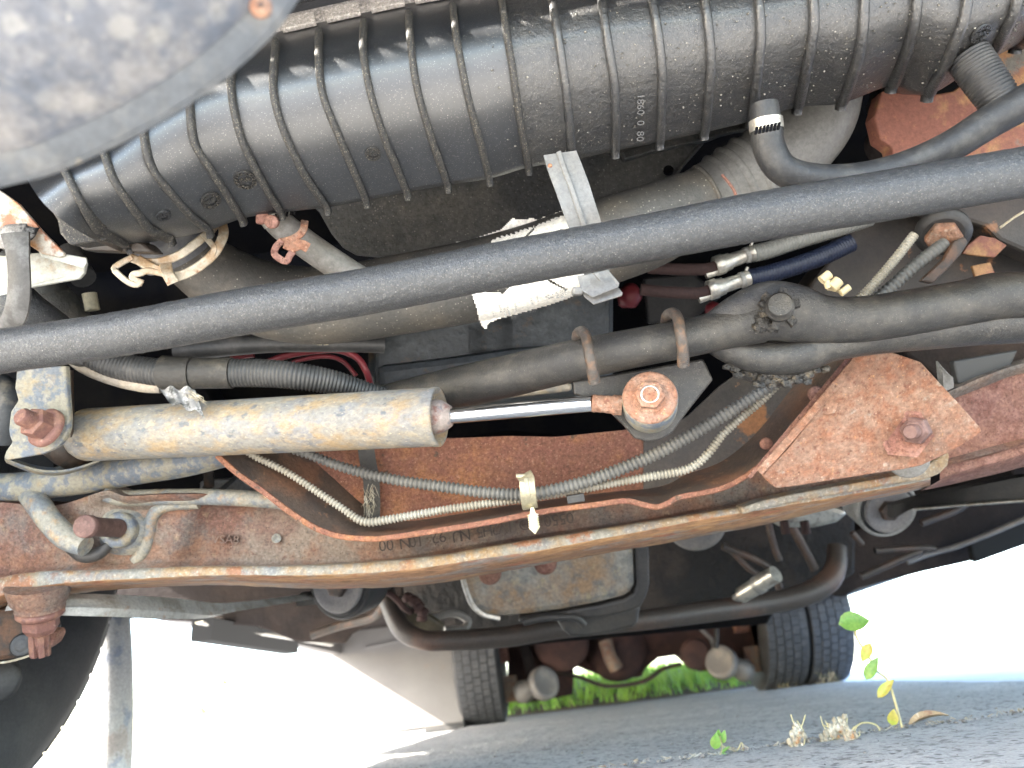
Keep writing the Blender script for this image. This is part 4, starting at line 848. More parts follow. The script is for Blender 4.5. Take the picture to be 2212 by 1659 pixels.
# lower flange: narrow pale front face and wide rusty underside
FT = [(-600, 1335), (-160, 1262), (-40, 1252), (40, 1238), (110, 1231), (220, 1229), (340, 1224), (480, 1221), (620, 1220), (740, 1216), (860, 1207), (960, 1196), (1060, 1178), (1160, 1162), (1280, 1143), (1400, 1124), (1530, 1103), (1650, 1084), (1760, 1064), (1860, 1048), (1950, 1034), (2010, 1022)]
FB = [(-600, 1380), (-160, 1306), (-40, 1298), (40, 1278), (110, 1265), (220, 1256), (340, 1250), (480, 1244), (620, 1245), (740, 1242), (860, 1235), (960, 1222), (1060, 1206), (1160, 1192), (1280, 1169), (1400, 1147), (1530, 1122), (1650, 1102), (1760, 1084), (1860, 1066), (1950, 1050), (2010, 1037)]
BT = [(-600, 1420), (-160, 1345), (-40, 1335), (40, 1300), (110, 1290), (220, 1276), (340, 1268), (480, 1264), (620, 1270), (740, 1272), (860, 1268), (960, 1258), (1060, 1240), (1160, 1222), (1280, 1200), (1400, 1180), (1530, 1156), (1650, 1134), (1760, 1108), (1860, 1084), (1950, 1066), (2010, 1052)]
a, b, c = fl(FT), fl(FB), fl(BT)
def fpt(q, d): return P(q.x, q.y+1.4*noise.noise(Vector((q.x*.05, q.y, 2))), d)
f0 = [[fpt(p, D0-.012), ] for p in a]
rows = [[P(p.x, p.y, D0+.002), fpt(p+Vector((0, 3, 0)), D0-.044), fpt(p.lerp(q, .5), D0-.048), fpt(q-Vector((0, 2, 0)), D0-.048)] for p, q in zip(a, b)]
part(AXB, 'flange_face', MB().grid(rows), M['flange'])
rows = [[fpt(q-Vector((0, 2, 0)), D0-.048), fpt(q.lerp(r, .12), D0-.046), fpt(q.lerp(r, .45), D0-.026), fpt(q.lerp(r, .55), D0-.024), fpt(q.lerp(r, .8), D0+.004), fpt(r, D0+.016), P(r.x, r.y-8, D0+.034)] for q, r in zip(b, c)]
part(AXB, 'flange_underside', MB().grid(rows), M['rustflange'])
# right hand end of the beam: its own flange, redder
a = fl([(2030, 1012), (2049, 1002), (2100, 990), (2160, 974), (2212, 958), (2300, 935), (2420, 905), (2900, 790)]); b = fl([(2030, 1034), (2049, 1024), (2100, 1010), (2160, 994), (2212, 979), (2300, 955), (2420, 925), (2900, 812)]); c = fl([(1990, 1060), (2049, 1048), (2100, 1036), (2160, 1022), (2212, 1008), (2300, 985), (2420, 955), (2900, 842)])
part(AXB, 'outer_flange', MB().grid([[P(p.x, p.y, D0), P(p.x, p.y+3, D0-.022), P(q.x, q.y, D0-.026), P(q.x+1, q.y+3, D0-.024), P(r.x, r.y, D0+.01), P(r.x, r.y-6, D0+.03)] for p, q, r in zip(a, b, c)]), M['rust'])
part(AXB, 'web_end', MB().grid([[P(u, samp(tc_, u)+(samp(bc_, u)-samp(tc_, u))*k/12, D0-.006-.010*(1-sst(0, .18, k/12))) for k in range(13)] for u in range(2010, 2890, 14)]), M['rust'])
part(AXB, 'top_rim', MB().tube(path([(230, 1066, D0-.026, 9), (268, 1076, D0-.026, 10), (350, 1074, D0-.026, 10), (470, 1074, D0-.026, 10), (600, 1082, D0-.024, 9), (640, 1094, D0-.022, 7)], 8)[0], .0085, 10), M['mottle2'])
part(AXB, 'pocket_rim', MB().tube(path([(430, 1086, D0-.022), (370, 1090, D0-.022), (340, 1102, D0-.022), (326, 1126, D0-.021), (322, 1156, D0-.020), (312, 1186, D0-.020), (292, 1212, D0-.020)], 8), .0065, 10), M['mottle2'])
# cast lettering, upside down as on the beam
line = '0550 MO 1V2H5 NU 92 10N 00'
def ang_at(u): return math.atan2(samp(bc_, u-20)-samp(bc_, u+20), 40)
chars = line[::-1]
u = 826.0
for ch in chars:
    if ch != ' ':
        v = samp(bc_, u)-42 if u < 960 else samp(bc_, u)-36
        text(AXB, 'cast_letter', ch, u, v, D0-.018, 34, pi-0.16, M['castdark'] if 'castdark' in M else M.setdefault('castdark', mat('cast_letter_shade', (.035, .026, .022), [((.05, .035, .03), 120, .5, .6)], .8)), .0022)
    u += 16.2
text(AXB, 'cast_letter', 'VSA8', 487, 1166, D0-.006, 25, rad(0), M['rustweb'], .003)
hc = P(597, 1163, D0-.004); part(AXB, 'cast_dimple', MB().rev(hc, tocam(hc), [(-.002, .0050), (.001, .0050), (.001, .0042), (-.001, .0)], 16), M['mottle2'])
mb = MB()
for k in range(1):
    bcx = P(262, 1150, .792); nn_ = tocam(bcx); rows = []
    for i in range(9):
        q = i/8; rows.append([bcx+(RT*cos(2*pi*j/40)*74+UP*sin(2*pi*j/40)*66)*(.79/FPX)*(1-.999*q)**.7+nn_*(.034*q**.6)*(1 if q < .6 else 1)+nn_*.0015*noise.noise(Vector((cos(2*pi*j/40)*2, sin(2*pi*j/40)*2, q*2))) for j in range(40)])
    mb.grid(rows, closed=True)
part(AXB, 'cast_boss', mb, M['mottle2'])
# big pin with washer at the left end of the beam
PC = P(181, 1137, .700); px = (P(262, 1141, .765)-PC).normalized()
pin = part(AXB, 'pin', MB().rev(PC, px, [(0, 0), (0, .0095), (.0008, .0105), (.010, .0105), (.011, .0090), (.085, .0090)], 32), M['pinrust'] if 'pinrust' in M else M.setdefault('pinrust', mat('pink_brown_pin_rust', (.13, .07, .058), [((.19, .11, .09), 120, .5, .65), ((.10, .05, .04), 60, .55, .65)], .7, bump=((300, .0006),))))
WC = P(254, 1145, .762); wx = (tocam(WC)-RT*.45).normalized()
sub(pin, 'washer', MB().rev(WC, wx, [(-.02, .0175), (.0, .0180), (.003, .0165), (.004, .0125), (.0035, .0090), (-.006, .0085), (-.006, 0)], 40), M['mottle'])
WP, r_ = path([(60, 1060, .79, 24), (84, 1092, .765, 25), (112, 1130, .755, 25), (146, 1162, .75, 26), (185, 1180, .745, 22)], 8)
solo('curved_arm', 'curved grey-green hook arm running down to the pin on the axle', 'lever', MB().tube(WP, r_, 24), M['mottle2'])
WP, r_ = path([(150, 1182, .762, 12), (180, 1200, .758, 15), (212, 1196, .758, 14), (236, 1176, .76, 10)], 8)
solo('rubber_boot', 'dark rubber boot lip below the pin on the axle', 'boot', MB().tube(WP, r_, 20), M['darkgrey'])
# ------------------------------------------------------------------ stamped crossmember (channel) behind the beam
CM = T('frame_channel', 'orange rusty stamped channel with a thin wavy lip behind the conduits', 'crossmember', (1100, 1050, .74))
lip = [(470, 985), (516, 1025), (570, 1063), (623, 1104), (676, 1138), (710, 1152), (743, 1160), (790, 1164), (836, 1162), (960, 1144), (1069, 1126), (1136, 1112), (1202, 1101), (1282, 1091), (1349, 1082), (1389, 1090), (1418, 1095), (1442, 1088), (1469, 1074), (1549, 1058), (1602, 1034), (1659, 992), (1720, 930), (1780, 860), (1840, 794), (1870, 762)]
LW = [P(p.x, p.y, .700+.00002*abs(p.x-1100)) for p in fl(lip, 6)]
part(CM, 'lip', MB().sweep(LW, [(-.0027, -.003), (-.0027, .002), (-.0019, .0032), (.0019, .0032), (.0027, .002), (.0027, -.003)]), M['rustorange'], .0005)
bk_ = [(560, 900), (640, 965), (700, 1015), (770, 1078), (812, 1112), (850, 1124), (900, 1124), (980, 1112), (1080, 1095), (1150, 1085), (1220, 1075), (1290, 1066), (1350, 1060), (1395, 1056), (1425, 1050), (1450, 1042), (1480, 1025), (1550, 1000), (1600, 965), (1650, 915), (1700, 850), (1750, 790), (1800, 730), (1840, 690)]
L2 = [P(p.x, p.y, .775) for p in fl(bk_, 6)]
n = min(len(LW), len(L2)); l1 = resample(LW, (sum((a-b).length for a, b in zip(LW, LW[1:])))/120)[:120]; l2 = resample(L2, (sum((a-b).length for a, b in zip(L2, L2[1:])))/120)[:120]
n = min(len(l1), len(l2))
part(CM, 'side_wall', MB().grid([[l1[i].lerp(l2[i], k/4) for k in range(5)] for i in range(n)]), M['channelwall'] if 'channelwall' in M else M.setdefault('channelwall', mat('dusty_brown_channel_wall', (.085, .060, .045), [((.17, .085, .05), 14, .50, .62, .9), ((.055, .045, .04), 30, .5, .62, .8), ((.3, .16, .09), 90, .62, .7, .8)], .6, bump=((300, .0008),))))
face = [(540, 900), (700, 905), (900, 938), (970, 947), (1100, 942), (1200, 944), (1340, 930), (1440, 915), (1500, 905), (1460, 1045), (1390, 1062), (1220, 1080), (1080, 1100), (900, 1130), (815, 1118), (700, 1020)]
rows = []
us = list(range(560, 1470, 14)); tf = [(540, 900), (700, 915), (820, 930), (900, 938), (970, 947), (1100, 942), (1200, 944), (1340, 930), (1400, 922), (1470, 915)]; bf = [(p.x, p.y+2) for p in fl(bk_, 6)]
for u in us: rows.append([P(u, samp(tf, u)+(samp(bf, u)-samp(tf, u))*k/10, .775-.004*(1-sst(0, .2, k/10))) for k in range(11)])
part(CM, 'back_face', MB().grid(rows, True, thick=FW*.004), M['rustorange'])
us = list(range(1390, 1860, 14)); tf = [(1380, 924), (1480, 905), (1560, 830), (1620, 790), (1700, 740), (1860, 680)]
rows = [[P(u, samp(tf, u)+(samp(bf, u)+4-samp(tf, u))*k/8, .7735-.006*(1-sst(0, .3, k/8))) for k in range(9)] for u in us]
part(CM, 'right_face', MB().grid(rows, True, thick=FW*.004), M['railrust'] if 'railrust' in M else M.setdefault('railrust', mat('oily_brown_rail_rust_patches', (.070, .058, .048), [((.28, .12, .045), 20, .57, .61, .95), ((.045, .04, .036), 12, .5, .65), ((.34, .18, .09), 60, .66, .70, .8)], .5, bump=((300, .0006),))))
for (u, v, r, m) in ((1762, 851, .0075, 'rust'), (1655, 958, .006, 'rust'), ):
    c = P(u, v, .71); part(CM, 'rivet', MB().rev(c, tocam(c), [(-.004, r), (.001, r), (.0035, r*.7), (.0045, 0)], 20), M[m])
# strap hanging inside the channel
sg = T('cloth_strap', 'dark frayed cloth strap hanging down inside the rusty channel', 'strap', (795, 1050, .76))
part(sg, 'strap', MB().sweep(path([(786, 920, .755), (792, 980, .758), (802, 1040, .762), (804, 1100, .765), (800, 1140, .765)], 6), rect(.016, .002)), M['tape'])
mb = MB()
for k in range(26): 
    p0 = P(795+random.uniform(-14, 14), 1075+random.uniform(-30, 20), .756); mb.tube([p0, p0+RT*random.uniform(-.003, .003)-UP*.006, p0+RT*random.uniform(-.005, .005)-UP*.012], .0003, 4)
part(sg, 'frayed_threads', mb, M['dry'], kind='stuff')
# ------------------------------------------------------------------ corrugated conduits
W_, r_ = path([(560, 940, .735, 10), (610, 962, .735, 11), (665, 981, .735, 11), (729, 1005, .732, 11.5), (783, 1021, .73, 12), (863, 1038, .725, 12.5), (969, 1053, .72, 13), (1049, 1064, .715, 13.5), (1122, 1068, .71, 14), (1176, 1062, .70, 14), (1256, 1043, .70, 14.5), (1336, 1015, .70, 14.5), (1416, 981, .70, 14.5), (1496, 938, .70, 14), (1576, 890, .70, 14), (1640, 850, .70, 13), (1720, 802, .70, 13), (1790, 762, .70, 13), (1900, 680, .71, 13)], 12)
solo('wiring_conduit', 'dark grey corrugated conduit, the thicker of the two crossing the rusty channel', 'conduit', corr(W_, r_, .0044, .0018, 18), M['conduit'], group=None)
W_, r_ = path([(500, 955, .72, 7), (551, 986, .72, 8), (623, 1022, .72, 8.5), (703, 1074, .72, 9), (745, 1102, .72, 9), (770, 1120, .72, 9.5), (795, 1128, .72, 10), (836, 1123, .72, 10), (943, 1104, .72, 9.5), (1049, 1088, .72, 9.5), (1130, 1078, .72, 9), (1229, 1063, .712, 9), (1309, 1047, .712, 9.5), (1389, 1032, .71, 10), (1469, 1018, .71, 10), (1506, 1002, .71, 10), (1536, 972, .71, 10), (1562, 938, .712, 9.5), (1602, 902, .714, 9), (1645, 866, .716, 9), (1700, 812, .72, 9), (1760, 760, .72, 9)], 12)
solo('sensor_conduit', 'thin pale tan corrugated conduit dipping to the lip of the rusty channel', 'conduit', corr(W_, r_, .0034, .0016, 14), M['conduit2'])
# spring clip and fir-tree fastener
ck = T('conduit_clip', 'tan metal clip over the conduits ending in a yellow-white barbed plug', 'clip', (1141, 1060, .68))
part(ck, 'clip_band', MB().sweep(path([(1133, 1026, .688), (1138, 1036, .680), (1139, 1050, .677), (1141, 1068, .676), (1143, 1085, .680), (1145, 1096, .690)], 6), rrect(.0140, .0016)), M['bronzeclip'], .0004)
part(ck, 'clip_rib', MB().sweep(path([(1136, 1034, .679), (1138, 1050, .676), (1141, 1068, .675), (1143, 1084, .679)], 5), rrect(.004, .0012)), M['bronzeclip'], .0003)
part(ck, 'clip_lip', MB().box(P(1131, 1028, .687), RT*.0068, UP*.0018, FW*.003), M['bronzeclip'], .0008)
b0, b1 = P(1151, 1110, .686), P(1156, 1153, .686); bx_ = (b1-b0).normalized()
prof = [(-.006, .0014), (0, .0028)]
for k in range(5): prof += [(.0008+k*.0021, .0050), (.0013+k*.0021, .0050), (.0018+k*.0021, .0030)]
prof += [(.0115, .0052), (.013, .0046), (.0185, 0)]
part(ck, 'barbed_plug', MB().rev(b0, bx_, prof, 20), M['pale_clip'])
part(ck, 'retainer', MB().sweep(path([(1225, 1080, .705), (1262, 1074, .705)], 3), rrect(.008, .002)), M['darkgrey'], .0005)
# ------------------------------------------------------------------ rusty triangular gusset
GP = T('gusset_plate', 'pitted orange rusty triangular plate bolted over the axle beam at right', 'bracket plate', (1900, 900, .66))
pl = [(1868, 766), (1925, 760), (1990, 782), (2030, 826), (2075, 874), (2119, 924), (2121, 932), (2104, 946), (2050, 978), (2020, 992), (1990, 1006), (1950, 1014), (1900, 1021), (1800, 1037), (1720, 1050), (1678, 1055), (1664, 1044), (1647, 1026), (1660, 1012), (1700, 972), (1760, 898), (1820, 826)]
mb = MB(); 
def gd(u, v): return .655+.00010*(u-1880)*.3+.00012*(v-900)
part(GP, 'plate', MB().prism([P(u, v, gd(u, v)) for u, v in pl], FW*.005), M['rustplate'], .0012)
e1 = [P(1640, 1020, .668), P(1690, 966, .664), P(1760, 884, .655), P(1830, 802, .646), P(1862, 762, .642)]
part(GP, 'folded_edge', MB().sweep(crv(e1, 4), [(-.0035, 0), (-.0035, .008), (.0035, .008), (.0035, 0)]), M['rustplate'], .001)
e2 = [P(1620, 1030, .69), P(1672, 968, .684), P(1742, 884, .675), P(1812, 800, .666), P(1846, 758, .662)]
part(GP, 'second_leaf', MB().sweep(crv(e2, 4), [(-.002, 0), (-.002, .010), (.002, .010), (.002, 0)]), M['rust'], .0006)
c = P(1788, 878, .65); part(GP, 'welded_rivet', MB().rev(c, tocam(c), [(-.004, .0075), (.0002, .0075), (.0006, .006), (.0006, 0)], 28), M['rustplate'])
hx = P(1970, 936, .655); part(GP, 'cutout', MB().rev(hx+FW*.001-RT*.006, tocam(hx), [(-.002, .0225), (.0004, .0225), (.0008, .019), (-.0004, .017), (-.0004, 0)], 6), M['rust'])
NB = P(1978, 930, .648); nx_ = (tocam(NB)-RT*.35-UP*.1).normalized()
nb = part(GP, 'bolt', MB().rev(NB, nx_, [(-.004, .0066), (.015, .0064), (.0165, .0052)], 24), M['pinrust'])
sub(nb, 'nut', MB().rev(NB, nx_, [(-.006, .0118), (.005, .0118), (.0062, .0100)], 6), M['pinrust'], .0008)
sub(nb, 'collar', MB().rev(NB, nx_, [(.005, .0092), (.0072, .0088), (.008, .0075)], 28), M['pinrust'])
for u, v in ((1815, 1010), (1840, 870), (1760, 990), (1900, 820)):
    pass
bl = [(1600, 1098), (1640, 1084), (1720, 1066), (1800, 1052), (1900, 1034), (1960, 1022), (2000, 1006), (2030, 988), (2046, 968), (2052, 985), (2048, 1006), (2030, 1024), (2000, 1036), (1960, 1042), (1900, 1052), (1800, 1070), (1720, 1084), (1640, 1102), (1604, 1112)]
solo('backing_plate', 'scaly grey-tan plate edge curving up below the orange gusset', 'plate', MB().prism([P(u, v, .745) for u, v in bl], FW*.02), M['flange'], .002)
c = P(1960, 990, .72); solo('steel_spacer', 'grey round steel spacer peeking out below the orange gusset', 'spacer', MB().rev(c, (tocam(c)-UP*.3).normalized(), [(-.01, .019), (.001, .019), (.002, .017), (.001, 0)], 36), M['zinc'])
# ------------------------------------------------------------------ lower parts
def strip(t, name, topl, botl, m, th=.006, n=8, bev=0, prt=True, label=None, cat=None):
    a, b = path(topl, n), path(botl, n)
    mb = MB().grid([[p, p.lerp(q, .5), q] for p, q in zip(a, b)], True, thick=FW*th)
    return part(t, name, mb, m, bev) if prt else solo(name, label, cat, mb, m, bev)
ra = T('radius_arm', 'flat pale steel radius arm running back from the big rusty nut', 'suspension arm', (200, 1310, .85))
strip(ra, 'top_plate', [(18, 1302, .775), (60, 1297, .775), (150, 1294, .785), (260, 1297, .83), (369, 1303, .92), (450, 1312, 1.0), (520, 1308, 1.1), (600, 1298, 1.2), (700, 1284, 1.3)],
      [(10, 1320, .765), (60, 1314, .765), (150, 1311, .775), (260, 1314, .82), (369, 1321, .91), (450, 1330, .99), (520, 1319, 1.09), (600, 1306, 1.19), (700, 1290, 1.29)], M['armgrey'], .02)
strip(ra, 'edge', [(30, 1318, .762), (60, 1315, .762), (150, 1312, .772), (260, 1315, .815), (369, 1322, .905), (450, 1329, .985), (480, 1327, 1.02)],
      [(34, 1326, .764), (60, 1328, .764), (150, 1330, .774), (260, 1333, .817), (369, 1337, .907), (440, 1336, .985), (480, 1328, 1.02)], M['armgrey'], .012)
strip(ra, 'arm_web', [(640, 1290, 1.25), (760, 1272, 1.35), (850, 1262, 1.42)], [(640, 1310, 1.26), (740, 1300, 1.36), (830, 1292, 1.43)], M['darkgrey'], .03)
kn_ = T('steering_knuckle', 'dark red rusty steering knuckle in the lower left corner', 'knuckle', (30, 1380, .80))
part(kn_, 'casting', MB().prism([P(u, v, .80) for u, v in [(-120, 1300), (30, 1318), (60, 1340), (80, 1380), (62, 1412), (40, 1424), (-20, 1432), (-120, 1440)]], FW*.05), M['darkrust'], .006)
part(kn_, 'lobe', MB().prism([P(u, v, .79) for u, v in [(92, 1366), (118, 1366), (121, 1378), (112, 1396), (98, 1406), (88, 1408)]], FW*.02), M['rust'], .004)
c = P(48, 1394, .775); kax = (tocam(c)-RT*.3).normalized()
part(kn_, 'rubber_seal', MB().rev(c, kax, [(-.02, .0105), (0, .0118), (.003, .0095), (.0015, .0075), (.003, .0055), (.002, 0)], 32), M['fabric_black'])
part(kn_, 'cable_tie', MB().sweep(path([(-60, 1432, .77), (0, 1432, .768), (40, 1424, .765), (70, 1414, .765)], 5), rrect(.0022, .001)), M['dry'])
part(kn_, 'hub', MB().rev(P(-12, 1470, .84), (tocam(P(-12, 1470, .84))).normalized(), [(-.03, .026), (0, .026), (.006, .02), (.006, 0)], 28), M['darkgrey'])
nt_ = P(87, 1316, .762); dn = (-UP+FW*.1).normalized()
bn = T('ball_joint_nut', 'large red rusty castle nut hanging under the left end of the beam', 'nut', nt_)
part(bn, 'flange', MB().rev(nt_, dn, [(-.001, .0150), (.0006, .0218), (.0050, .0220), (.0078, .0190), (.0085, .0165)], 40), M['nutrust'])
part(bn, 'nut_body', MB().rev(nt_+dn*.0085, dn, [(-.001, .0175), (.010, .0170), (.0155, .0135), (.0165, .010)], 6), M['nutrust'], .0012)
mb = MB()
for k in range(6):
    an = k*pi/3+.2; q = RT*cos(an)+FW*sin(an); mb.box(nt_+dn*.036-RT*.003+q*.0062, q*.0032, dn.cross(q)*.0028, dn*.0125)
part(bn, 'castellations', mb.rev(nt_+dn*.018-RT*.003, dn, [(0, .0085), (.014, .0080), (.026, .0055)], 20), M['nutrust'], .0008)
part(bn, 'beam_boss', MB().rev(nt_-dn*.010, dn, [(-.016, .030), (0, .026), (.006, .022), (.0092, .0225)], 30), M['rustweb'])
# bushings
def bush(name, label, u, v, d, ax_, rpx, mm, grp=None):
    c = P(u, v, d); k = d/FPX; t = T(name, label, 'bushing', c, grp); R_ = rpx*k
    part(t, 'outer_sleeve', MB().rev(c, ax_, [(-.07, R_*.9), (-.06, R_), (.0, R_), (.004, R_*.96), (.002, R_*.88)], 48), mm[0])
    part(t, 'rubber', MB().rev(c, ax_, [(-.01, R_*.9), (.003, R_*.88), (.004, R_*.80), (-.004, R_*.74), (-.004, R_*.6)], 48), M['fabric_black'])
    part(t, 'cup_washer', MB().rev(c+ax_*.003, ax_, [(-.01, R_*.74), (.008, R_*.78), (.010, R_*.74), (.004, R_*.55), (.003, R_*.3)], 48), mm[1])
    part(t, 'bolt_head', MB().rev(c+ax_*.004, ax_, [(0, R_*.34), (.012, R_*.33), (.014, R_*.26), (.014, 0)], 6), M['darkrust'])
    return t
bush('bushing', 'grey-brown bushing rings under the middle of the beam, left of the oil pan', 735, 1262, 1.25, (tocam(P(735, 1262, 1.25))-RT*.55-UP*.2).normalized(), 76, (M['darkgrey'], M['drum']))
bush('bushing', 'pale grey ringed bushing below the right part of the beam', 1915, 1098, 1.25, (tocam(P(1915, 1098, 1.25))+RT*.45-UP*.35).normalized(), 66, (M['zinc'], M['drum']))
t = T('rear_radius_arm', 'dark suspension arm with a bright lower edge at the right edge', 'suspension arm', (2100, 1070, 1.1))
strip(t, 'arm', [(1930, 1092, 1.2), (2000, 1072, 1.15), (2100, 1052, 1.05), (2212, 1030, .98), (2400, 1000, .9)], [(1930, 1120, 1.2), (1985, 1096, 1.15), (2100, 1088, 1.05), (2212, 1080, .98), (2400, 1066, .9)], M['darkgrey'], .02)
part(t, 'edge', MB().tube(path([(1975, 1100, 1.14), (2100, 1089, 1.04), (2212, 1081, .97), (2400, 1066, .89)], 6), .0026, 8), M['steel'])
# transmission pan
TPn = T('transmission_pan', 'rust and blue-black blotched sheet metal pan hanging under the beam', 'oil pan', (1200, 1260, 1.2))
d = 1.20
fr = [(990, 1180), (996, 1232), (1004, 1268), (1014, 1296), (1028, 1318), (1050, 1330), (1080, 1334), (1140, 1330), (1210, 1321), (1290, 1306), (1346, 1292), (1366, 1282), (1374, 1262), (1372, 1200), (1368, 1140)]
part(TPn, 'pan', MB().prism([P(u, v, d) for u, v in fr], FW*.16), M['pan2'], .012)
part(TPn, 'rim', MB().sweep(path([(992, 1180, d-.012), (997, 1232, d-.012), (1006, 1272, d-.012), (1020, 1306, d-.012), (1044, 1327, d-.012), (1080, 1336, d-.012)], 8), rrect(.008, .004)), M['steel'], .001)
part(TPn, 'side_wall', MB().prism([P(u, v, d-.002) for u, v in [(1370, 1140), (1398, 1140), (1402, 1200), (1403, 1262), (1396, 1290), (1384, 1312), (1360, 1322), (1300, 1334), (1200, 1340), (1120, 1346), (1120, 1334), (1210, 1322), (1290, 1308), (1348, 1294), (1368, 1282), (1375, 1262)]], FW*.12), M['darkgrey'], .006)
part(TPn, 'sump', MB().prism([P(u, v, d+.03) for u, v in [(1180, 1322), (1200, 1336), (1216, 1362), (1232, 1376), (1262, 1378), (1320, 1368), (1368, 1356), (1378, 1346), (1384, 1308)]], FW*.12), M['darkgrey'], .006)
part(TPn, 'rib', MB().tube(path([(1130, 1344, d-.01), (1180, 1334, d-.012), (1240, 1334, d-.012), (1262, 1350, d-.008)], 6), .006, 10), M['darkgrey'])
for u, v in ((1058, 1238), (1178, 1216)):
    c = P(u, v, d-.005); part(TPn, 'bolt', MB().rev(c, tocam(c), [(-.004, .018), (.004, .018), (.010, .014), (.012, 0)], 20), M['rust'])
# cross tube (U shaped)
W_, r_ = path([(822, 1225, 1.5, 19), (832, 1272, 1.48, 20), (847, 1318, 1.45, 21), (872, 1362, 1.42, 22), (912, 1382, 1.40, 21), (960, 1384, 1.40, 21), (1090, 1376, 1.42, 22), (1200, 1358, 1.45, 22), (1389, 1340, 1.5, 21), (1520, 1322, 1.55, 23), (1659, 1303, 1.6, 23), (1740, 1284, 1.62, 24), (1788, 1256, 1.64, 24), (1806, 1220, 1.66, 22), (1808, 1180, 1.68, 20)], 10)
solo('cross_tube', 'dark brown bent crossmember tube sweeping under the transmission pan', 'crossmember', MB().tube(W_, r_, 24), M['browntube'] if 'browntube' in M else M.setdefault('browntube', mat('dark_brown_tube', (.055, .044, .038), [((.10, .06, .045), 9, .48, .62), ((.14, .12, .10), 20, .62, .7, .6)], .5)))
W_ = path([(814, 1270, 1.38), (828, 1278, 1.37), (845, 1284, 1.37), (862, 1300, 1.37), (874, 1314, 1.38), (888, 1322, 1.4)], 6)
hb = T('brake_line', 'knotted rusty brake line hooked over the left end of the dark tube', 'pipe', W_[5]); part(hb, 'line', MB().tube(W_, .0055, 10), M['axle_rust'])
mb = MB()
for k in range(16): mb.blob(P(884+2.2*k+random.uniform(-6, 6), 1288+2.8*k+random.uniform(-5, 5), 1.40), (.010, .010, .008), 8, 6, .4, 2, k)
part(hb, 'bolt_cluster', mb, M['axle_rust'])
part(hb, 'bracket', MB().prism([P(u, v, 1.46) for u, v in [(858, 1290), (905, 1300), (925, 1330), (960, 1352), (955, 1372), (910, 1372), (880, 1350), (866, 1322)]], FW*.02), M['oilybr'] if 'oilybr' in M else M.setdefault('oilybr', mat('oily_olive_bracket', (.07, .06, .04), [((.14, .12, .08), 16, .5, .62)], .35)), .004)
part(hb, 'ring', MB().tube(path([(925, 1336, 1.5), (980, 1325, 1.52), (1010, 1340, 1.53), (1000, 1358, 1.52), (960, 1362, 1.5)], 6), .008, 10), M['drum'])
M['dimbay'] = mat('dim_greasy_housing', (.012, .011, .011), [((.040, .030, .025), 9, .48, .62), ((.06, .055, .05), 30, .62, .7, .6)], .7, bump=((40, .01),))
# dark frame behind, left and right of the transmission
fr_ = T('frame_rail', 'dark frame rails and transmission housing above the cross tube', 'frame', (700, 1300, 1.7))
part(fr_, 'left_rail', MB().prism([P(u, v, 1.75) for u, v in [(120, 1255), (870, 1235), (870, 1310), (835, 1330), (760, 1372), (745, 1392), (640, 1388), (560, 1356), (420, 1345), (290, 1338), (230, 1345), (120, 1345)]], FW*.12), M['under'], .006)
part(fr_, 'left_rail_flange', MB().tube(path([(672, 1372, 1.70), (740, 1350, 1.70), (800, 1336, 1.68), (822, 1318, 1.66), (836, 1292, 1.66)], 6), .010, 8), M['darkrust'])
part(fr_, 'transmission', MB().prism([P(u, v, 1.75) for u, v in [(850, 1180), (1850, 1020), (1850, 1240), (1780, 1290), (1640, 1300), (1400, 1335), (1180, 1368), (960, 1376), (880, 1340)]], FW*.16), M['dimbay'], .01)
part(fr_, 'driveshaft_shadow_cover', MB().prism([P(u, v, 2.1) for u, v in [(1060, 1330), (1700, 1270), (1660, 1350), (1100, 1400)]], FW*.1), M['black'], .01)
part(fr_, 'right_rail', MB().prism([P(u, v, 1.8) for u, v in [(1780, 1180), (1900, 1120), (2060, 1080), (2300, 1000), (2900, 800), (2900, 940), (2400, 1120), (2212, 1178), (2108, 1212), (2000, 1236), (1858, 1272), (1826, 1290), (1800, 1290)]], FW*.08), M['under'], .008)
part(fr_, 'rail_lip', MB().tube(path([(1960, 1214, 1.72), (2010, 1196, 1.72), (2068, 1180, 1.70), (2140, 1152, 1.66), (2212, 1122, 1.62), (2320, 1082, 1.55)], 6), .006, 8), M['drum'])
part(fr_, 'skirt', MB().prism([P(u, v, 1.70) for u, v in [(2096, 1172), (2230, 1118), (2330, 1076), (2340, 1140), (2212, 1179), (2106, 1217)]], FW*.02), M['mudflap'], .004)
LBS = ['steep dim pipe left of the pale shield bolts', 'steep dim pipe between the shield bolts and the ringed bushing', 'short dim pipe pointing down to the silver canister', 'stubby dim pipe under the pale shield', 'long dim pipe crossing behind the silver canister', 'dim pipe right of the ringed bushing', 'dim horizontal pipe on the right frame rail', 'dim pipe ending near the bend of the cross tube']
for li, (pts, r) in enumerate((([(1660, 1130), (1672, 1180), (1684, 1210)], .008), ([(1700, 1120), (1740, 1190), (1760, 1230)], .010), ([(1580, 1190), (1620, 1230), (1660, 1252)], .006), ([(1840, 1150), (1862, 1176)], .007), ([(1560, 1180), (1660, 1225), (1690, 1290)], .008), ([(1990, 1130), (2060, 1104), (2092, 1084)], .008), ([(1890, 1190), (1990, 1184), (2020, 1186)], .007), ([(1860, 1246), (1950, 1206), (1990, 1190)], .008))):
    solo('under_pipe', LBS[li], 'pipe', MB().tube(path([(u, v, 1.66) for u, v in pts], 6), r, 8), M['browntube'], group='dim pipes behind the beam')
mb = MB().tube([P(1602, 1286, 1.56), P(1676, 1240, 1.50)], .0165, 24)
ca = T('canister', 'pale grey ribbed canister lying slanted above the right of the cross tube', 'canister', P(1640, 1262, 1.53)); part(ca, 'body', mb, M['silver'], .002)
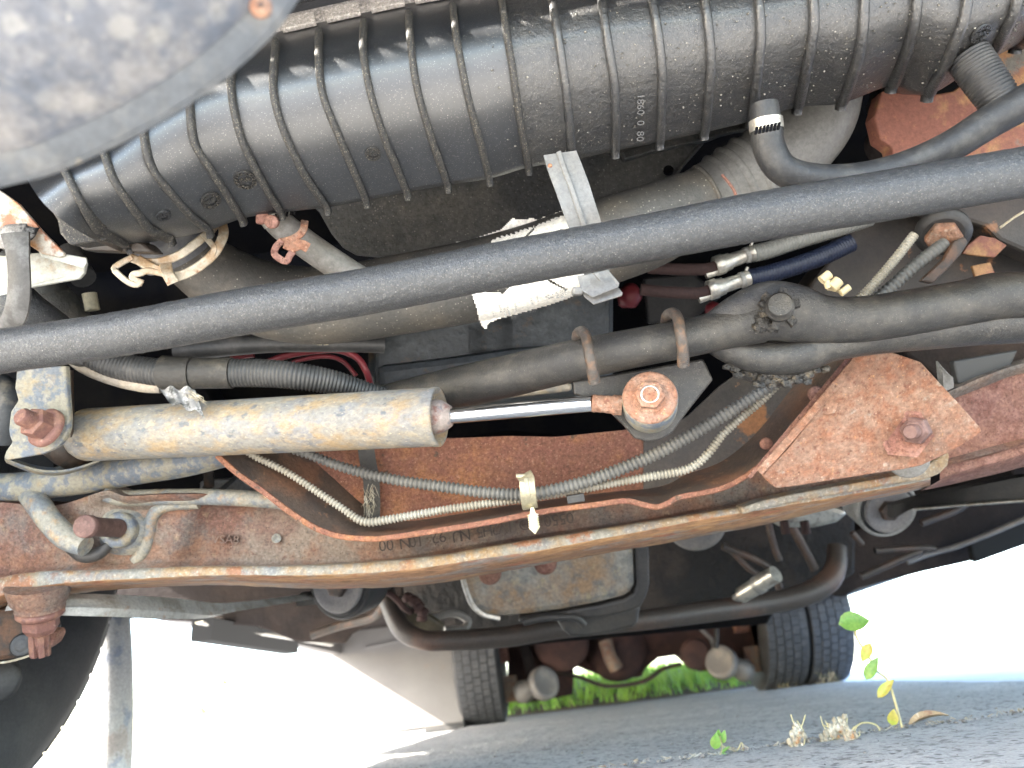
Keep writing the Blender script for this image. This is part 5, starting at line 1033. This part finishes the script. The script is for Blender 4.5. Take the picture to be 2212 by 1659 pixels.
part(ca, 'band', MB().tube([P(1634, 1266, 1.535), P(1644, 1260, 1.528)], .0185, 24), M['zinc'])
part(ca, 'tip', MB().tube([P(1588, 1294, 1.57), P(1602, 1286, 1.56)], .009, 16), M['zinc'])
solo('exhaust_shield', 'pale rounded shield edge just under the beam right of centre', 'shield', MB().rev(P(1500, 1120, 1.5), (tocam(P(1500, 1120, 1.5))), [(-.05, .060), (0, .062), (.008, .056), (.008, 0)], 40), M['drum'])
solo('heat_shield', 'pale sheet of metal with bolts under the beam near the right bushing', 'shield', MB().prism([P(u, v, 1.42) for u, v in [(1660, 1120), (1700, 1098), (1790, 1090), (1840, 1106), (1812, 1130), (1760, 1142), (1690, 1140)]], FW*.05), M['silver'], .01)
for u in (1697, 1741): solo('shield_bolt', 'left short rusty bolt hanging from the pale shield' if u < 1700 else 'right short rusty bolt hanging from the pale shield', 'bolt', MB().tube([P(u-4, 1126, 1.39), P(u+1, 1152, 1.39)], .008, 10), M['axle_rust'], group='bolts under the pale shield')
# ------------------------------------------------------------------ upper left and right odds
wb = T('white_bracket', 'off-white bracket with a rust-bitten upper flange at the left edge', 'bracket', (60, 500, .60))
part(wb, 'upper_flange', MB().prism([P(-90, 370, .585), P(0, 412, .585), P(40, 440, .587), (P(90, 498, .589)), P(137, 545, .590), P(139, 552, .590), P(128, 556, .590), P(90, 548, .59), P(60, 528, .59), P(-90, 530, .585)], FW*.004), M['whiterust'], .001)
part(wb, 'lower_arm', MB().prism([P(-90, 548, .60), P(10, 552, .60), P(80, 546, .60), P(186, 566, .602), P(181, 590, .602), P(170, 602, .602), P(60, 622, .60), P(0, 640, .60), P(-90, 650, .60)], FW*.004), M['white'], .001)
part(wb, 'rim', MB().prism([P(80, 540, .592), P(186, 558, .594), P(187, 568, .594), P(181, 580, .594), P(90, 556, .592)], FW*.002+UP*.001), M['cream'] if 0 else M['white'], .0008, 'pale green-tinted rim of the arm')
part(wb, 'caked_mud', MB().blob(P(15, 512, .582), (.022, .004, .010), 14, 9, .5, 3, 3), M['drymud'] if 'drymud' in M else M.setdefault('drymud', mat('dry_mud', (.25, .23, .21), [((.04, .04, .04), 60, .5, .58), ((.45, .43, .4), 90, .55, .65)], .8, bump=((200, .003),))))
ws = T('rubber_strap', 'wide dark rubber strap looped over the white bracket', 'strap', (35, 560, .575))
A_ = path([(0, 505, .578), (8, 530, .575), (14, 560, .573), (16, 600, .573), (14, 640, .574), (6, 675, .577), (-10, 700, .584), (-30, 715, .59)], 7)
B_ = path([(62, 500, .578), (62, 530, .575), (62, 560, .573), (64, 600, .573), (64, 640, .574), (58, 680, .577), (40, 712, .584), (10, 728, .59)], 7)
part(ws, 'strap', MB().grid([[a.lerp(b, k/5)-FW*.002*sin(pi*k/5) for k in range(6)] for a, b in zip(A_, B_)], True, thick=FW*.002), M['strapdark'] if 'strapdark' in M else M.setdefault('strapdark', mat('worn_grey_strap', (.065, .060, .055), [((.11, .105, .10), 30, .5, .56), ((.2, .18, .16), 200, .66, .72, .5)], .6)))
W_, r_ = path([(-160, 600, .62, 50), (0, 640, .62, 50), (60, 680, .62, 48), (130, 728, .66, 44), (190, 760, .72, 38)], 8)
solo('radiator_hose', 'fat black dusty hose disappearing behind the bar at the left edge', 'hose', MB().tube(W_, r_, 30), M['bar'])
hn = T('taped_harness', 'cloth-taped wiring bundle with two tan plugs in the dark at the left', 'wiring', (120, 620, .72))
W_, r_ = path([(20, 560, .72, 40), (70, 610, .72, 46), (110, 660, .72, 50), (170, 720, .73, 44), (240, 780, .74, 30)], 6)
part(hn, 'bundle', MB().tube([p+RT*.003*noise.noise(p*60) for p in W_], [r*(1+.12*noise.noise(p*90)) for p, r in zip(W_, r_)], 24), M['tape'])
for k in (6, 11, 15, 19): part(hn, 'tape_wrap', MB().tube(W_[k:k+2], [r_[k]*1.06, r_[k+1]*1.0], 24, cap=False), M['tape'])
M['tanplug'] = mat('tan_plug', (.22, .20, .14), [((.12, .11, .08), 60, .5, .6)], .5)
part(hn, 'plug', MB().tube([P(196, 838-90, .69), P(204, 775-12, .69)], .006, 14), M['tanplug']) if 0 else None
part(hn, 'plug', MB().tube([P(190, 832-0, .69)*0+P(198, 835-5, .69), P(206, 868-0, .69)], .006, 14), M['tanplug']) if 0 else None
part(hn, 'plug', MB().tube([P(196, 690-14, .685), P(206, 712-12, .685)], .0056, 14), M['tanplug']) if 0 else None
part(hn, 'plug', MB().tube([P(193, 592+84-42, .690), P(200, 628+42, .690)], .0062, 16), M['tanplug'], .001)
part(hn, 'plug', MB().tube([P(134, 594, .70), P(166, 582, .70)], .0042, 14), M['tanplug'], .001)
part(hn, 'motor_can', MB().tube([P(150, 545, .78), P(180, 600, .76)], .012, 18), M['darkgrey'])
solo('stay_rod', 'grey-edged stay behind the fat black hose at the left edge', 'rod', MB().prism([P(-60, 700, .70), P(30, 720, .70), P(80, 740, .70), P(120, 765, .70), P(-60, 790, .70)], FW*.01), M['darkgrey'], .002)
# corrugated hose under the bar, taped
W_, r_ = path([(180, 760, .70, 26), (240, 786, .70, 29), (310, 800, .70, 30), (380, 806, .70, 31), (460, 806, .70, 31), (560, 806, .70, 31), (640, 812, .70, 30), (720, 826, .71, 27), (780, 842, .72, 22), (860, 866, .73, 20)], 12)
ch = T('loom_hose', 'thick black ribbed loom hose wrapped with torn tape below the bar', 'hose', (450, 806, .70))
part(ch, 'hose_body', corr(W_, r_, .0034, .0012, 24), M['loom'] if 'loom' in M else M.setdefault('loom', mat('black_ribbed_loom', (.04, .040, .040), [((.09, .085, .08), 25, .46, .64)], .5)))
i0 = min(range(len(W_)), key=lambda i: abs((W_[i]-P(352, 804, .70)).length)); i1 = min(range(len(W_)), key=lambda i: abs((W_[i]-P(420, 806, .70)).length)); i2 = min(range(len(W_)), key=lambda i: abs((W_[i]-P(500, 806, .70)).length))
part(ch, 'tape_wrap', MB().tube(resample(W_[i0:i1+1], .002), .0155, 30), M['tape'])
part(ch, 'sleeve', MB().tube(W_[i1:i2+1], .0143, 30), M['tape'])
part(ch, 'torn_tape_end', MB().grid([[P(343+6*k+(10*j), 838+14*j+(5*sin(k*1.1))+(k*1.2*j), .672-.004*j) for k in range(14)] for j in range(3)], True, thick=FW*.0008), M['tornt'] if 'tornt' in M else M.setdefault('tornt', mat('frayed_grey_tape', (.20, .19, .18), [((.42, .40, .38), 160, .5, .6), ((.04, .04, .035), 120, .5, .6)], .6)))
mb = MB()
for k in range(24): 
    p0 = P(410+random.uniform(-12, 18), 848+random.uniform(-6, 10), .668); mb.tube([p0, p0+RT*random.uniform(.001, .006)-UP*.003, p0+RT*random.uniform(.003, .010)-UP*random.uniform(.003, .009)], .00025, 4)
part(ch, 'frayed_threads', mb, M['dry'], kind='stuff')
W_, r_ = path([(150, 758, .715, 22), (190, 786, .715, 24), (250, 808, .712, 26), (310, 826, .71, 22), (350, 836, .71, 14)], 8)
solo('pale_hose', 'pale dusty hose underside curving below the left of the black bar', 'hose', MB().tube(W_, r_, 24), M['palehose'] if 'palehose' in M else M.setdefault('palehose', mat('pale_dusty_hose', (.30, .27, .23), [((.42, .36, .28), 20, .5, .6), ((.15, .14, .13), 40, .55, .65)], .5)))
W_, r_ = path([(380, 760, .735, 20), (460, 752, .735, 21), (560, 744, .735, 20), (640, 742, .735, 19), (740, 742, .74, 19), (830, 745, .75, 18)], 8)
fhz = T('fuel_hose', 'thin black hose with faint white print under the bar', 'hose', W_[10]); part(fhz, 'hose_body', MB().tube(W_, r_, 20), M['loom']); 
for u in (690, 704): part(fhz, 'white_mark', MB().box(P(u, 742, .722), RT*.0022, UP*.0016, FW*.0004), M['dry'])
for k, (pts, r) in enumerate(([[(500, 775, .75), (530, 766, .75), (548, 764, .75)], .004], [[(560, 790, .75), (620, 768, .75), (680, 758, .75), (730, 756, .75), (770, 772, .75), (790, 800, .75), (800, 830, .76)], .0034], [[(590, 800, .76), (640, 780, .76), (700, 770, .76), (740, 780, .77), (770, 812, .77)], .0022])):
    solo('red_wire', ['short dull red wire end under the thin hose', 'dull red cable arching beside the oil pan', 'thinner red wire below the arching red cable'][k], 'wire', MB().tube(path(pts, 8), r, 10), M['red'])
# column and grey bits behind the bracket
t = T('steering_box', 'dark shadowed steering box behind the yellow damper on the left', 'steering box', (260, 870, .95))
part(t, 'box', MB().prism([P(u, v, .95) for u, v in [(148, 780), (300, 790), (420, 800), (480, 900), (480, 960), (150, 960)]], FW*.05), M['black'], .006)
part(t, 'diagonal_stay', MB().sweep([P(300, 882, .90), P(420, 920, .92)], rect(.010, .006)), M['darkrust'])
part(t, 'lit_casting', MB().prism([P(u, v, .93) for u, v in [(575, 1030), (620, 1020), (700, 1090), (560, 1066), (430, 1060), (430, 1040)]], FW*.02), M['drum'], .003)
part(t, 'link_bolt', MB().tube([P(450, 1020, .90), P(452, 1052, .90)], .006, 10), M['darkrust'])
M['dimgrey'] = mat('dim_grey_duct', (.18, .175, .165), [((.12, .115, .11), 18, .5, .62)], .5)
solo('grey_cover', 'smooth light grey cover in the gap left of the rusty channel', 'cover', MB().prism([P(u, v, .98) for u, v in [(570, 1010), (640, 1000), (760, 1110), (560, 1080)]], FW*.02), M['dimgrey'], .004)
solo('vent_wire', 'thin black wire loop in the gap left of the rusty channel', 'wire', MB().tube(path([(440, 1050, .9), (470, 1060, .9), (500, 1040, .9), (520, 1018, .9)], 6), .003, 8), M['fabric_black'])
# side tank at far left
solo('dark_boot', 'mottled dark hose at the very left edge beside the bracket', 'hose', MB().tube(path([(-50, 830, .75), (0, 850, .74), (14, 890, .74), (8, 940, .75)], 6), .018, 20), M['bluedark'] if 'bluedark' in M else M.setdefault('bluedark', mat('dark_blue_grey', (.05, .055, .06), [((.18, .16, .13), 40, .55, .65)], .5)))
# ------------------------------------------------------------------ right side: frame rail, AC lines, sensor lead
RL = T('right_frame_rail', 'smooth dark brown frame rail behind the right half of the bar', 'frame', (2000, 560, .78))
part(RL, 'rail', MB().prism([P(u, v, .80) for u, v in [(1700, 700), (1760, 600), (1860, 470), (1960, 400), (2350, 340), (3000, 240), (3000, 520), (2350, 620), (2180, 640), (1900, 760), (1740, 780)]], FW*.05), M['rail'], .004)
part(RL, 'rail_edge', MB().prism([P(u, v, .74) for u, v in [(1960, 440), (2100, 420), (2400, 380), (3000, 290), (3000, 480), (2400, 580), (2250, 560), (2160, 520), (2130, 490)]], FW*.03), M['rail'], .004)
part(RL, 'under_rail', MB().prism([P(u, v, .84) for u, v in [(1940, 720), (2300, 640), (3000, 520), (3000, 740), (2300, 830), (2120, 830), (2060, 860), (2010, 800), (1960, 770)]], FW*.03), M['under'], .004)
for k_, pl_ in enumerate(([(2090, 530), (2118, 508), (2150, 514), (2176, 530), (2150, 556), (2110, 552), (2080, 548)], [(2100, 574), (2140, 566), (2150, 590), (2148, 612), (2110, 606)])): part(RL, 'rusty_patch_bracket', MB().prism([P(u, v, .735) for u, v in pl_], FW*.004), M['hornrust'], .001)
c = P(2038, 512, .715); bxx = (tocam(c)-UP*.7+RT*.1).normalized()
bl_ = T('orange_bolt', 'orange-tipped hexagonal bolt head below the bar near the right edge', 'bolt', c)
part(bl_, 'head', MB().rev(c, bxx, [(-.016, .012), (0, .0165), (.005, .0165), (.0075, .0135), (.0078, 0)], 6), M['rustplate'], .001)
part(bl_, 'flange', MB().rev(c, bxx, [(-.012, .024), (-.006, .0245), (-.003, .018)], 30), M['darkgrey'])
lk = MB().prism([P(u, v, .70) for u, v in [(1990, 606), (2040, 560), (2062, 520), (2085, 510), (2094, 524), (2078, 548), (2050, 580), (2016, 612)]], FW*.008)
solo('link_lever', 'brown twisted lever running up to the orange bolt', 'lever', lk, M['darkrust'], .002)
W_ = path([(1800, 690, .705), (1862, 640, .700), (1900, 600, .698), (1940, 552, .696), (1976, 506, .695)], 10)
solo('sensor_lead', 'pale ribbed lead with a cut end pointing up below the bar', 'conduit', corr(W_, .0046, .0026, .0013, 14), M['conduit2'])
W_ = path([(1880, 660, .71), (1934, 612, .708), (1970, 580, .706), (2010, 548, .706), (2040, 526, .71)], 10)
solo('dark_conduit', 'short dark ribbed conduit beside the pale lead at right', 'conduit', corr(W_, .0062, .0046, .0016, 14), M['conduit'])
cw_ = T('white_clip', 'cream plastic wiring clip sticking up behind the forged arm', 'clip', P(1800, 612, .68))
for (u0, v0, u1, v1, r) in ((1774, 606, 1792, 592, .0042), (1796, 622, 1812, 606, .0050), (1816, 634, 1834, 620, .0032), (1784, 604, 1790, 622, .0030)): part(cw_, 'barrel', MB().tube([P(u0, v0, .68), P(u1, v1, .68)], r, 16), M['cream'], .0008)
part(cw_, 'web', MB().prism([P(1776, 598, .684), P(1790, 626, .684), P(1826, 634, .684), P(1800, 606, .684)], FW*.004), M['cream'], .0006)
for (nm, lab, m, rp, pts) in (('grey_line', 'grey ribbed refrigerant line, upper of the pair under the bar', 'greyline', 19, [(1616, 550), (1660, 540), (1720, 520), (1800, 496), (1880, 470)]), ('blue_line', 'dark blue ribbed refrigerant line, lower of the pair under the bar', 'blue', 20, [(1606, 604), (1660, 592), (1720, 574), (1780, 552), (1840, 524)])):
    if m == 'greyline': M['greyline'] = mat('grey_ribbed_line', (.19, .19, .175), (), .45)
    W_ = path([(u, v, .74) for u, v in pts], 10)
    solo(nm, lab, 'hose', corr(W_, rp*.74/FPX, .0028, .0006, 20), M[m])
for (lab, u0, v0, u1, v1) in (('silver quick-connect fitting on the grey ribbed line', 1527, 588, 1616, 550), ('silver quick-connect fitting on the dark blue line', 1512, 640, 1606, 604)):
    a, b = P(u0, v0-6, .735), P(u1, v1, .735); ax_ = (b-a).normalized(); t = T('quick_connector', lab, 'fitting', a, 'silver fittings under the bar')
    L_ = (b-a).length
    part(t, 'barrel', MB().rev(a+ax_*L_*.18, ax_, [(.001, .0062), (0, .0085), (.001, .0098), (.009, .0098), (.010, .0088), (.016, .0082), (.017, .0070), (L_*.8, .0066), (L_*.82, .0076), (L_*.95, .0074)], 30), M['silver'])
    part(t, 'latch', MB().tube([a-UP*.0058-RT*.001, a-UP*.0052+ax_*.012], .0040, 14), M['silver'])
    part(t, 'pin', MB().tube([b+UP*.012+RT*.004, b-UP*.006-RT*.004], .0014, 8), M['silver'])
    part(t, 'collar', MB().rev(b-ax_*.004, ax_, [(0, .0068), (.001, .0080), (.004, .0080), (.005, .0070)], 24), M['zinc'])
    pr_ = [a+ax_*L_*.3, a+ax_*.002, a-ax_*.012+UP*.004, a-ax_*.035+UP*.012, a-ax_*.06+UP*.022]
    part(t, 'rusty_tube', MB().tube(crv(pr_, 5), .0058, 16), M['axle_rust'])
# dim colour accents deep in the engine bay
for k, (u, v, r, m, lb_t) in enumerate(((1360, 640, .016, 'red', 'dim red cap deep in the engine bay behind the U-bolts'), (1540, 668, .010, 'red', 'small dim red part left of the knobbly bolt'))):
    solo('red_filler_cap', lb_t, 'cap', MB().blob(P(u, v, .95), (r, r, r), 12, 8, .2, 2, k), M[m])
solo('dim_bracket', 'dim grey bracket plate deep behind the silver fittings', 'bracket', MB().prism([P(u, v, .98) for u, v in [(1390, 600), (1500, 590), (1560, 640), (1500, 690), (1400, 700)]], FW*.01), M['darkgrey'], .003)
# torn grey bits at right under the arm
solo('torn_insulation', 'small torn silvery insulation flap under the steering tube at far right', 'insulation', MB().prism([P(2025, 778, .74), P(2034, 792, .735), (P(2046, 806, .732)), P(2060, 815, .732), P(2062, 838, .735), P(2040, 846, .74), P(2030, 824, .745)], FW*.004), M['zinc'], .001)
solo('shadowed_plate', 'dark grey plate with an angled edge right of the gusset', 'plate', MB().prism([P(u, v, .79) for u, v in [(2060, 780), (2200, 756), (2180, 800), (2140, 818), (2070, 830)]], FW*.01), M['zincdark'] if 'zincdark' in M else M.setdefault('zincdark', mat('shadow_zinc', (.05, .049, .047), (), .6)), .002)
solo('twig', 'short pale straw stuck beside the rail under the bar end', 'twig', MB().tube([P(2160, 492, .64), P(2190, 470, .64), P(2240, 440, .64)], .0011, 6), M['dry'])
# ------------------------------------------------------------------ plants in the crack, on the ground
def leafm(c, L, wd, dirv, nrm, curl=.2, n=7):
    dirv = dirv.normalized(); s = dirv.cross(nrm).normalized(); nn = s.cross(dirv); rows = []
    for i in range(n+1):
        t = i/n; hw = wd*.5*(sin(pi*min(1, t*1.02)**.8)**.8 if t < 1 else .03)+.0003; rows.append([c+dirv*L*(t-.5)+s*hw*x+nn*(curl*L*(abs(x)*.35*hw/wd*2-(t-.5)**2)) for x in (-1, -.5, 0, .5, 1)])
    return MB().grid(rows, True, thick=-nn*.0004)
gy = 1.22
base = PZ(1949, 1572, .004); gy = base.y
def G(u, v, dy=0): return PY(u, v, gy+dy)
wd_ = T('weed', 'leggy weed with green and yellow leaves growing from the asphalt crack', 'plant', base)
part(wd_, 'stem', MB().tube(crv([base, G(1938, 1532), G(1927, 1494), G(1915, 1466), G(1893, 1448), G(1876, 1418), G(1852, 1380), G(1846, 1352)], 5), .0016, 8), M['stem'])
for (u, v, L, w2, dr, m, lb) in ((1846, 1343, .040, .026, (1, .12), 'leaf', 'largest green leaf'), (1871, 1410, .026, .013, (-.45, -1), 'leafyellow', None), (1883, 1444, .032, .014, (.55, 1), 'leaf', None), (1913, 1487, .030, .011, (.8, .9), 'leafyellow', 'yellow brown-edged leaf'), (1929, 1550, .020, .012, (.1, 1), 'leafyellow', None)):
    part(wd_, 'leaf', leafm(G(u, v, -.004), L, w2, RT*dr[0]+UP*dr[1], (tocam(G(u, v))+UP*.5).normalized()), M[m], 0, lb)
sd = T('seedling', 'small bright green seedling on the asphalt', 'plant', PZ(1556, 1625, .004)); sy = sd.location.y
for (u, v, L, w2, dr) in ((1546, 1601, .020, .012, (.1, 1)), (1562, 1592, .016, .008, (.25, 1)), (1552, 1583, .008, .005, (0, 1)), (1556, 1634, .016, .006, (1, .5)), (1566, 1620, .014, .003, (1, .8))):
    part(sd, 'leaf', leafm(PY(u, v, sy), L, w2, RT*dr[0]+UP*dr[1], (tocam(PY(u, v, sy))+UP*.4).normalized()), M['leaf'])
part(sd, 'stem', MB().tube(crv([PZ(1556, 1630, .004), PY(1560, 1612, sy), PY(1555, 1590, sy)], 5), .0009, 6), M['stem'])
part(sd, 'runner', MB().tube(crv([PY(1562, 1612, sy), PY(1590, 1622, sy), PY(1602, 1604, sy), PY(1606, 1622, sy)], 5), .0007, 6), M['stem'])
rp = random.Random(11)
def drytuft(u, v, wpx, hpx, n, label):
    b = PZ(u, v, .004); t = T('dry_weed', label, 'dry plant', b, 'dried weeds along the crack'); by = b.y
    mb = MB()
    for i in range(n):
        uu = u+rp.uniform(-wpx, wpx)/2*(1-(i/n)*.7); vv = v-hpx*(i/n)*rp.uniform(.5, 1); r = rp.uniform(.0014, .0034); mb.blob(PY(uu, vv, by), (r, r, r*1.3), 7, 5, .5, 2, i)
    part(t, 'seed_heads', mb, M['dry'], kind='stuff'); s = MB()
    for i in range(7):
        p0 = PY(u+rp.uniform(-wpx, wpx)/2.5, v, by); q = PY(u+rp.uniform(-wpx, wpx)/2, v-hpx*rp.uniform(.5, 1.1), by); s.tube(crv([p0, p0.lerp(q, .5)+X*rp.uniform(-.006, .006), q], 4), .0006, 5)
    part(t, 'stalks', s, M['stem'], kind='stuff')
drytuft(1722, 1612, 40, 66, 34, 'dried seedy weed standing left in the crack')
drytuft(1812, 1598, 84, 52, 60, 'wider dried weed clump beside it in the crack')
drytuft(1840, 1600, 36, 30, 16, 'low dried weed with an arched stalk')
drytuft(1790, 1478, 60, 30, 30, 'sunlit dried weeds at the foot of the right rear wheel') 
drytuft(1700, 1486, 50, 26, 16, 'faint dried weeds before the inner right wheel')
a_ = gy-.02
solo('arched_stalk', 'pale arched dry stalk bridging the crack', 'dry plant', MB().tube(crv([PY(1840, 1575, a_), PY(1862, 1562, a_), PY(1885, 1563, a_), PY(1898, 1572, a_), PY(1902, 1592, a_)], 5), .0011, 6), M['stem'])
dl = T('dry_leaf', 'curled orange-brown dry leaf lying on the asphalt at right', 'leaf', PZ(2030, 1556, .004)); dy_ = dl.location.y
part(dl, 'blade', leafm(PY(2005, 1556, dy_)+Z*.003, .055, .011, RT+UP*.28, (Z+tocam(dl.location)*.6).normalized(), .35), M['dryleaf'] if 'dryleaf' in M else M.setdefault('dryleaf', mat('dry_leaf', (.34, .24, .13), [((.24, .13, .07), 80, .5, .6), ((.6, .5, .35), 120, .55, .65)], .7)))
# twigs and debris in the crack
g = MB()
for i in range(260):
    x = rp.uniform(-.3, 1.1); y = crack_y(x)+rp.gauss(0, .010); a = rp.random()*6.28; L = rp.uniform(.003, .012); p = Vector((x, y, .005)); g.tube([p, p+Vector((cos(a)*L, sin(a)*L*.6, rp.uniform(0, .004)))], .0006, 4)
tag(mesh('crack_debris', g, M['dry'], Vector((0, 0, 0))), kind='stuff')
# shrub twigs far off at the left, almost burnt out
sb_ = T('far_shrub', 'sparse bright green leaves of a shrub far off at the left', 'shrub', PZ(530, 1640, 0.0)+Y*0)
for (u, v, L) in ((486, 1474, .06), (506, 1471, .03), (434, 1536, .10), (444, 1520, .05), (469, 1526, .05), (530, 1492, .03), (552, 1532, .05), (674, 1494, .06), (442, 1408+60, .02)):
    part(sb_, 'leaf', leafm(PY(u, v, 5.6), L, L*.55, RT+UP*rp.uniform(-1, 1), (tocam(PY(u, v, 5.6))).normalized()), M['leaf'])
gs = MB(); c5 = PZ(560, 1640, 0) 
for u in (434, 486, 552, 674):
    q = PY(u, 1534, 5.6); gs.tube([Vector((q.x+.05, 5.62, 0)), q], .004, 5)
part(sb_, 'stem', gs, M['lit_ground'])
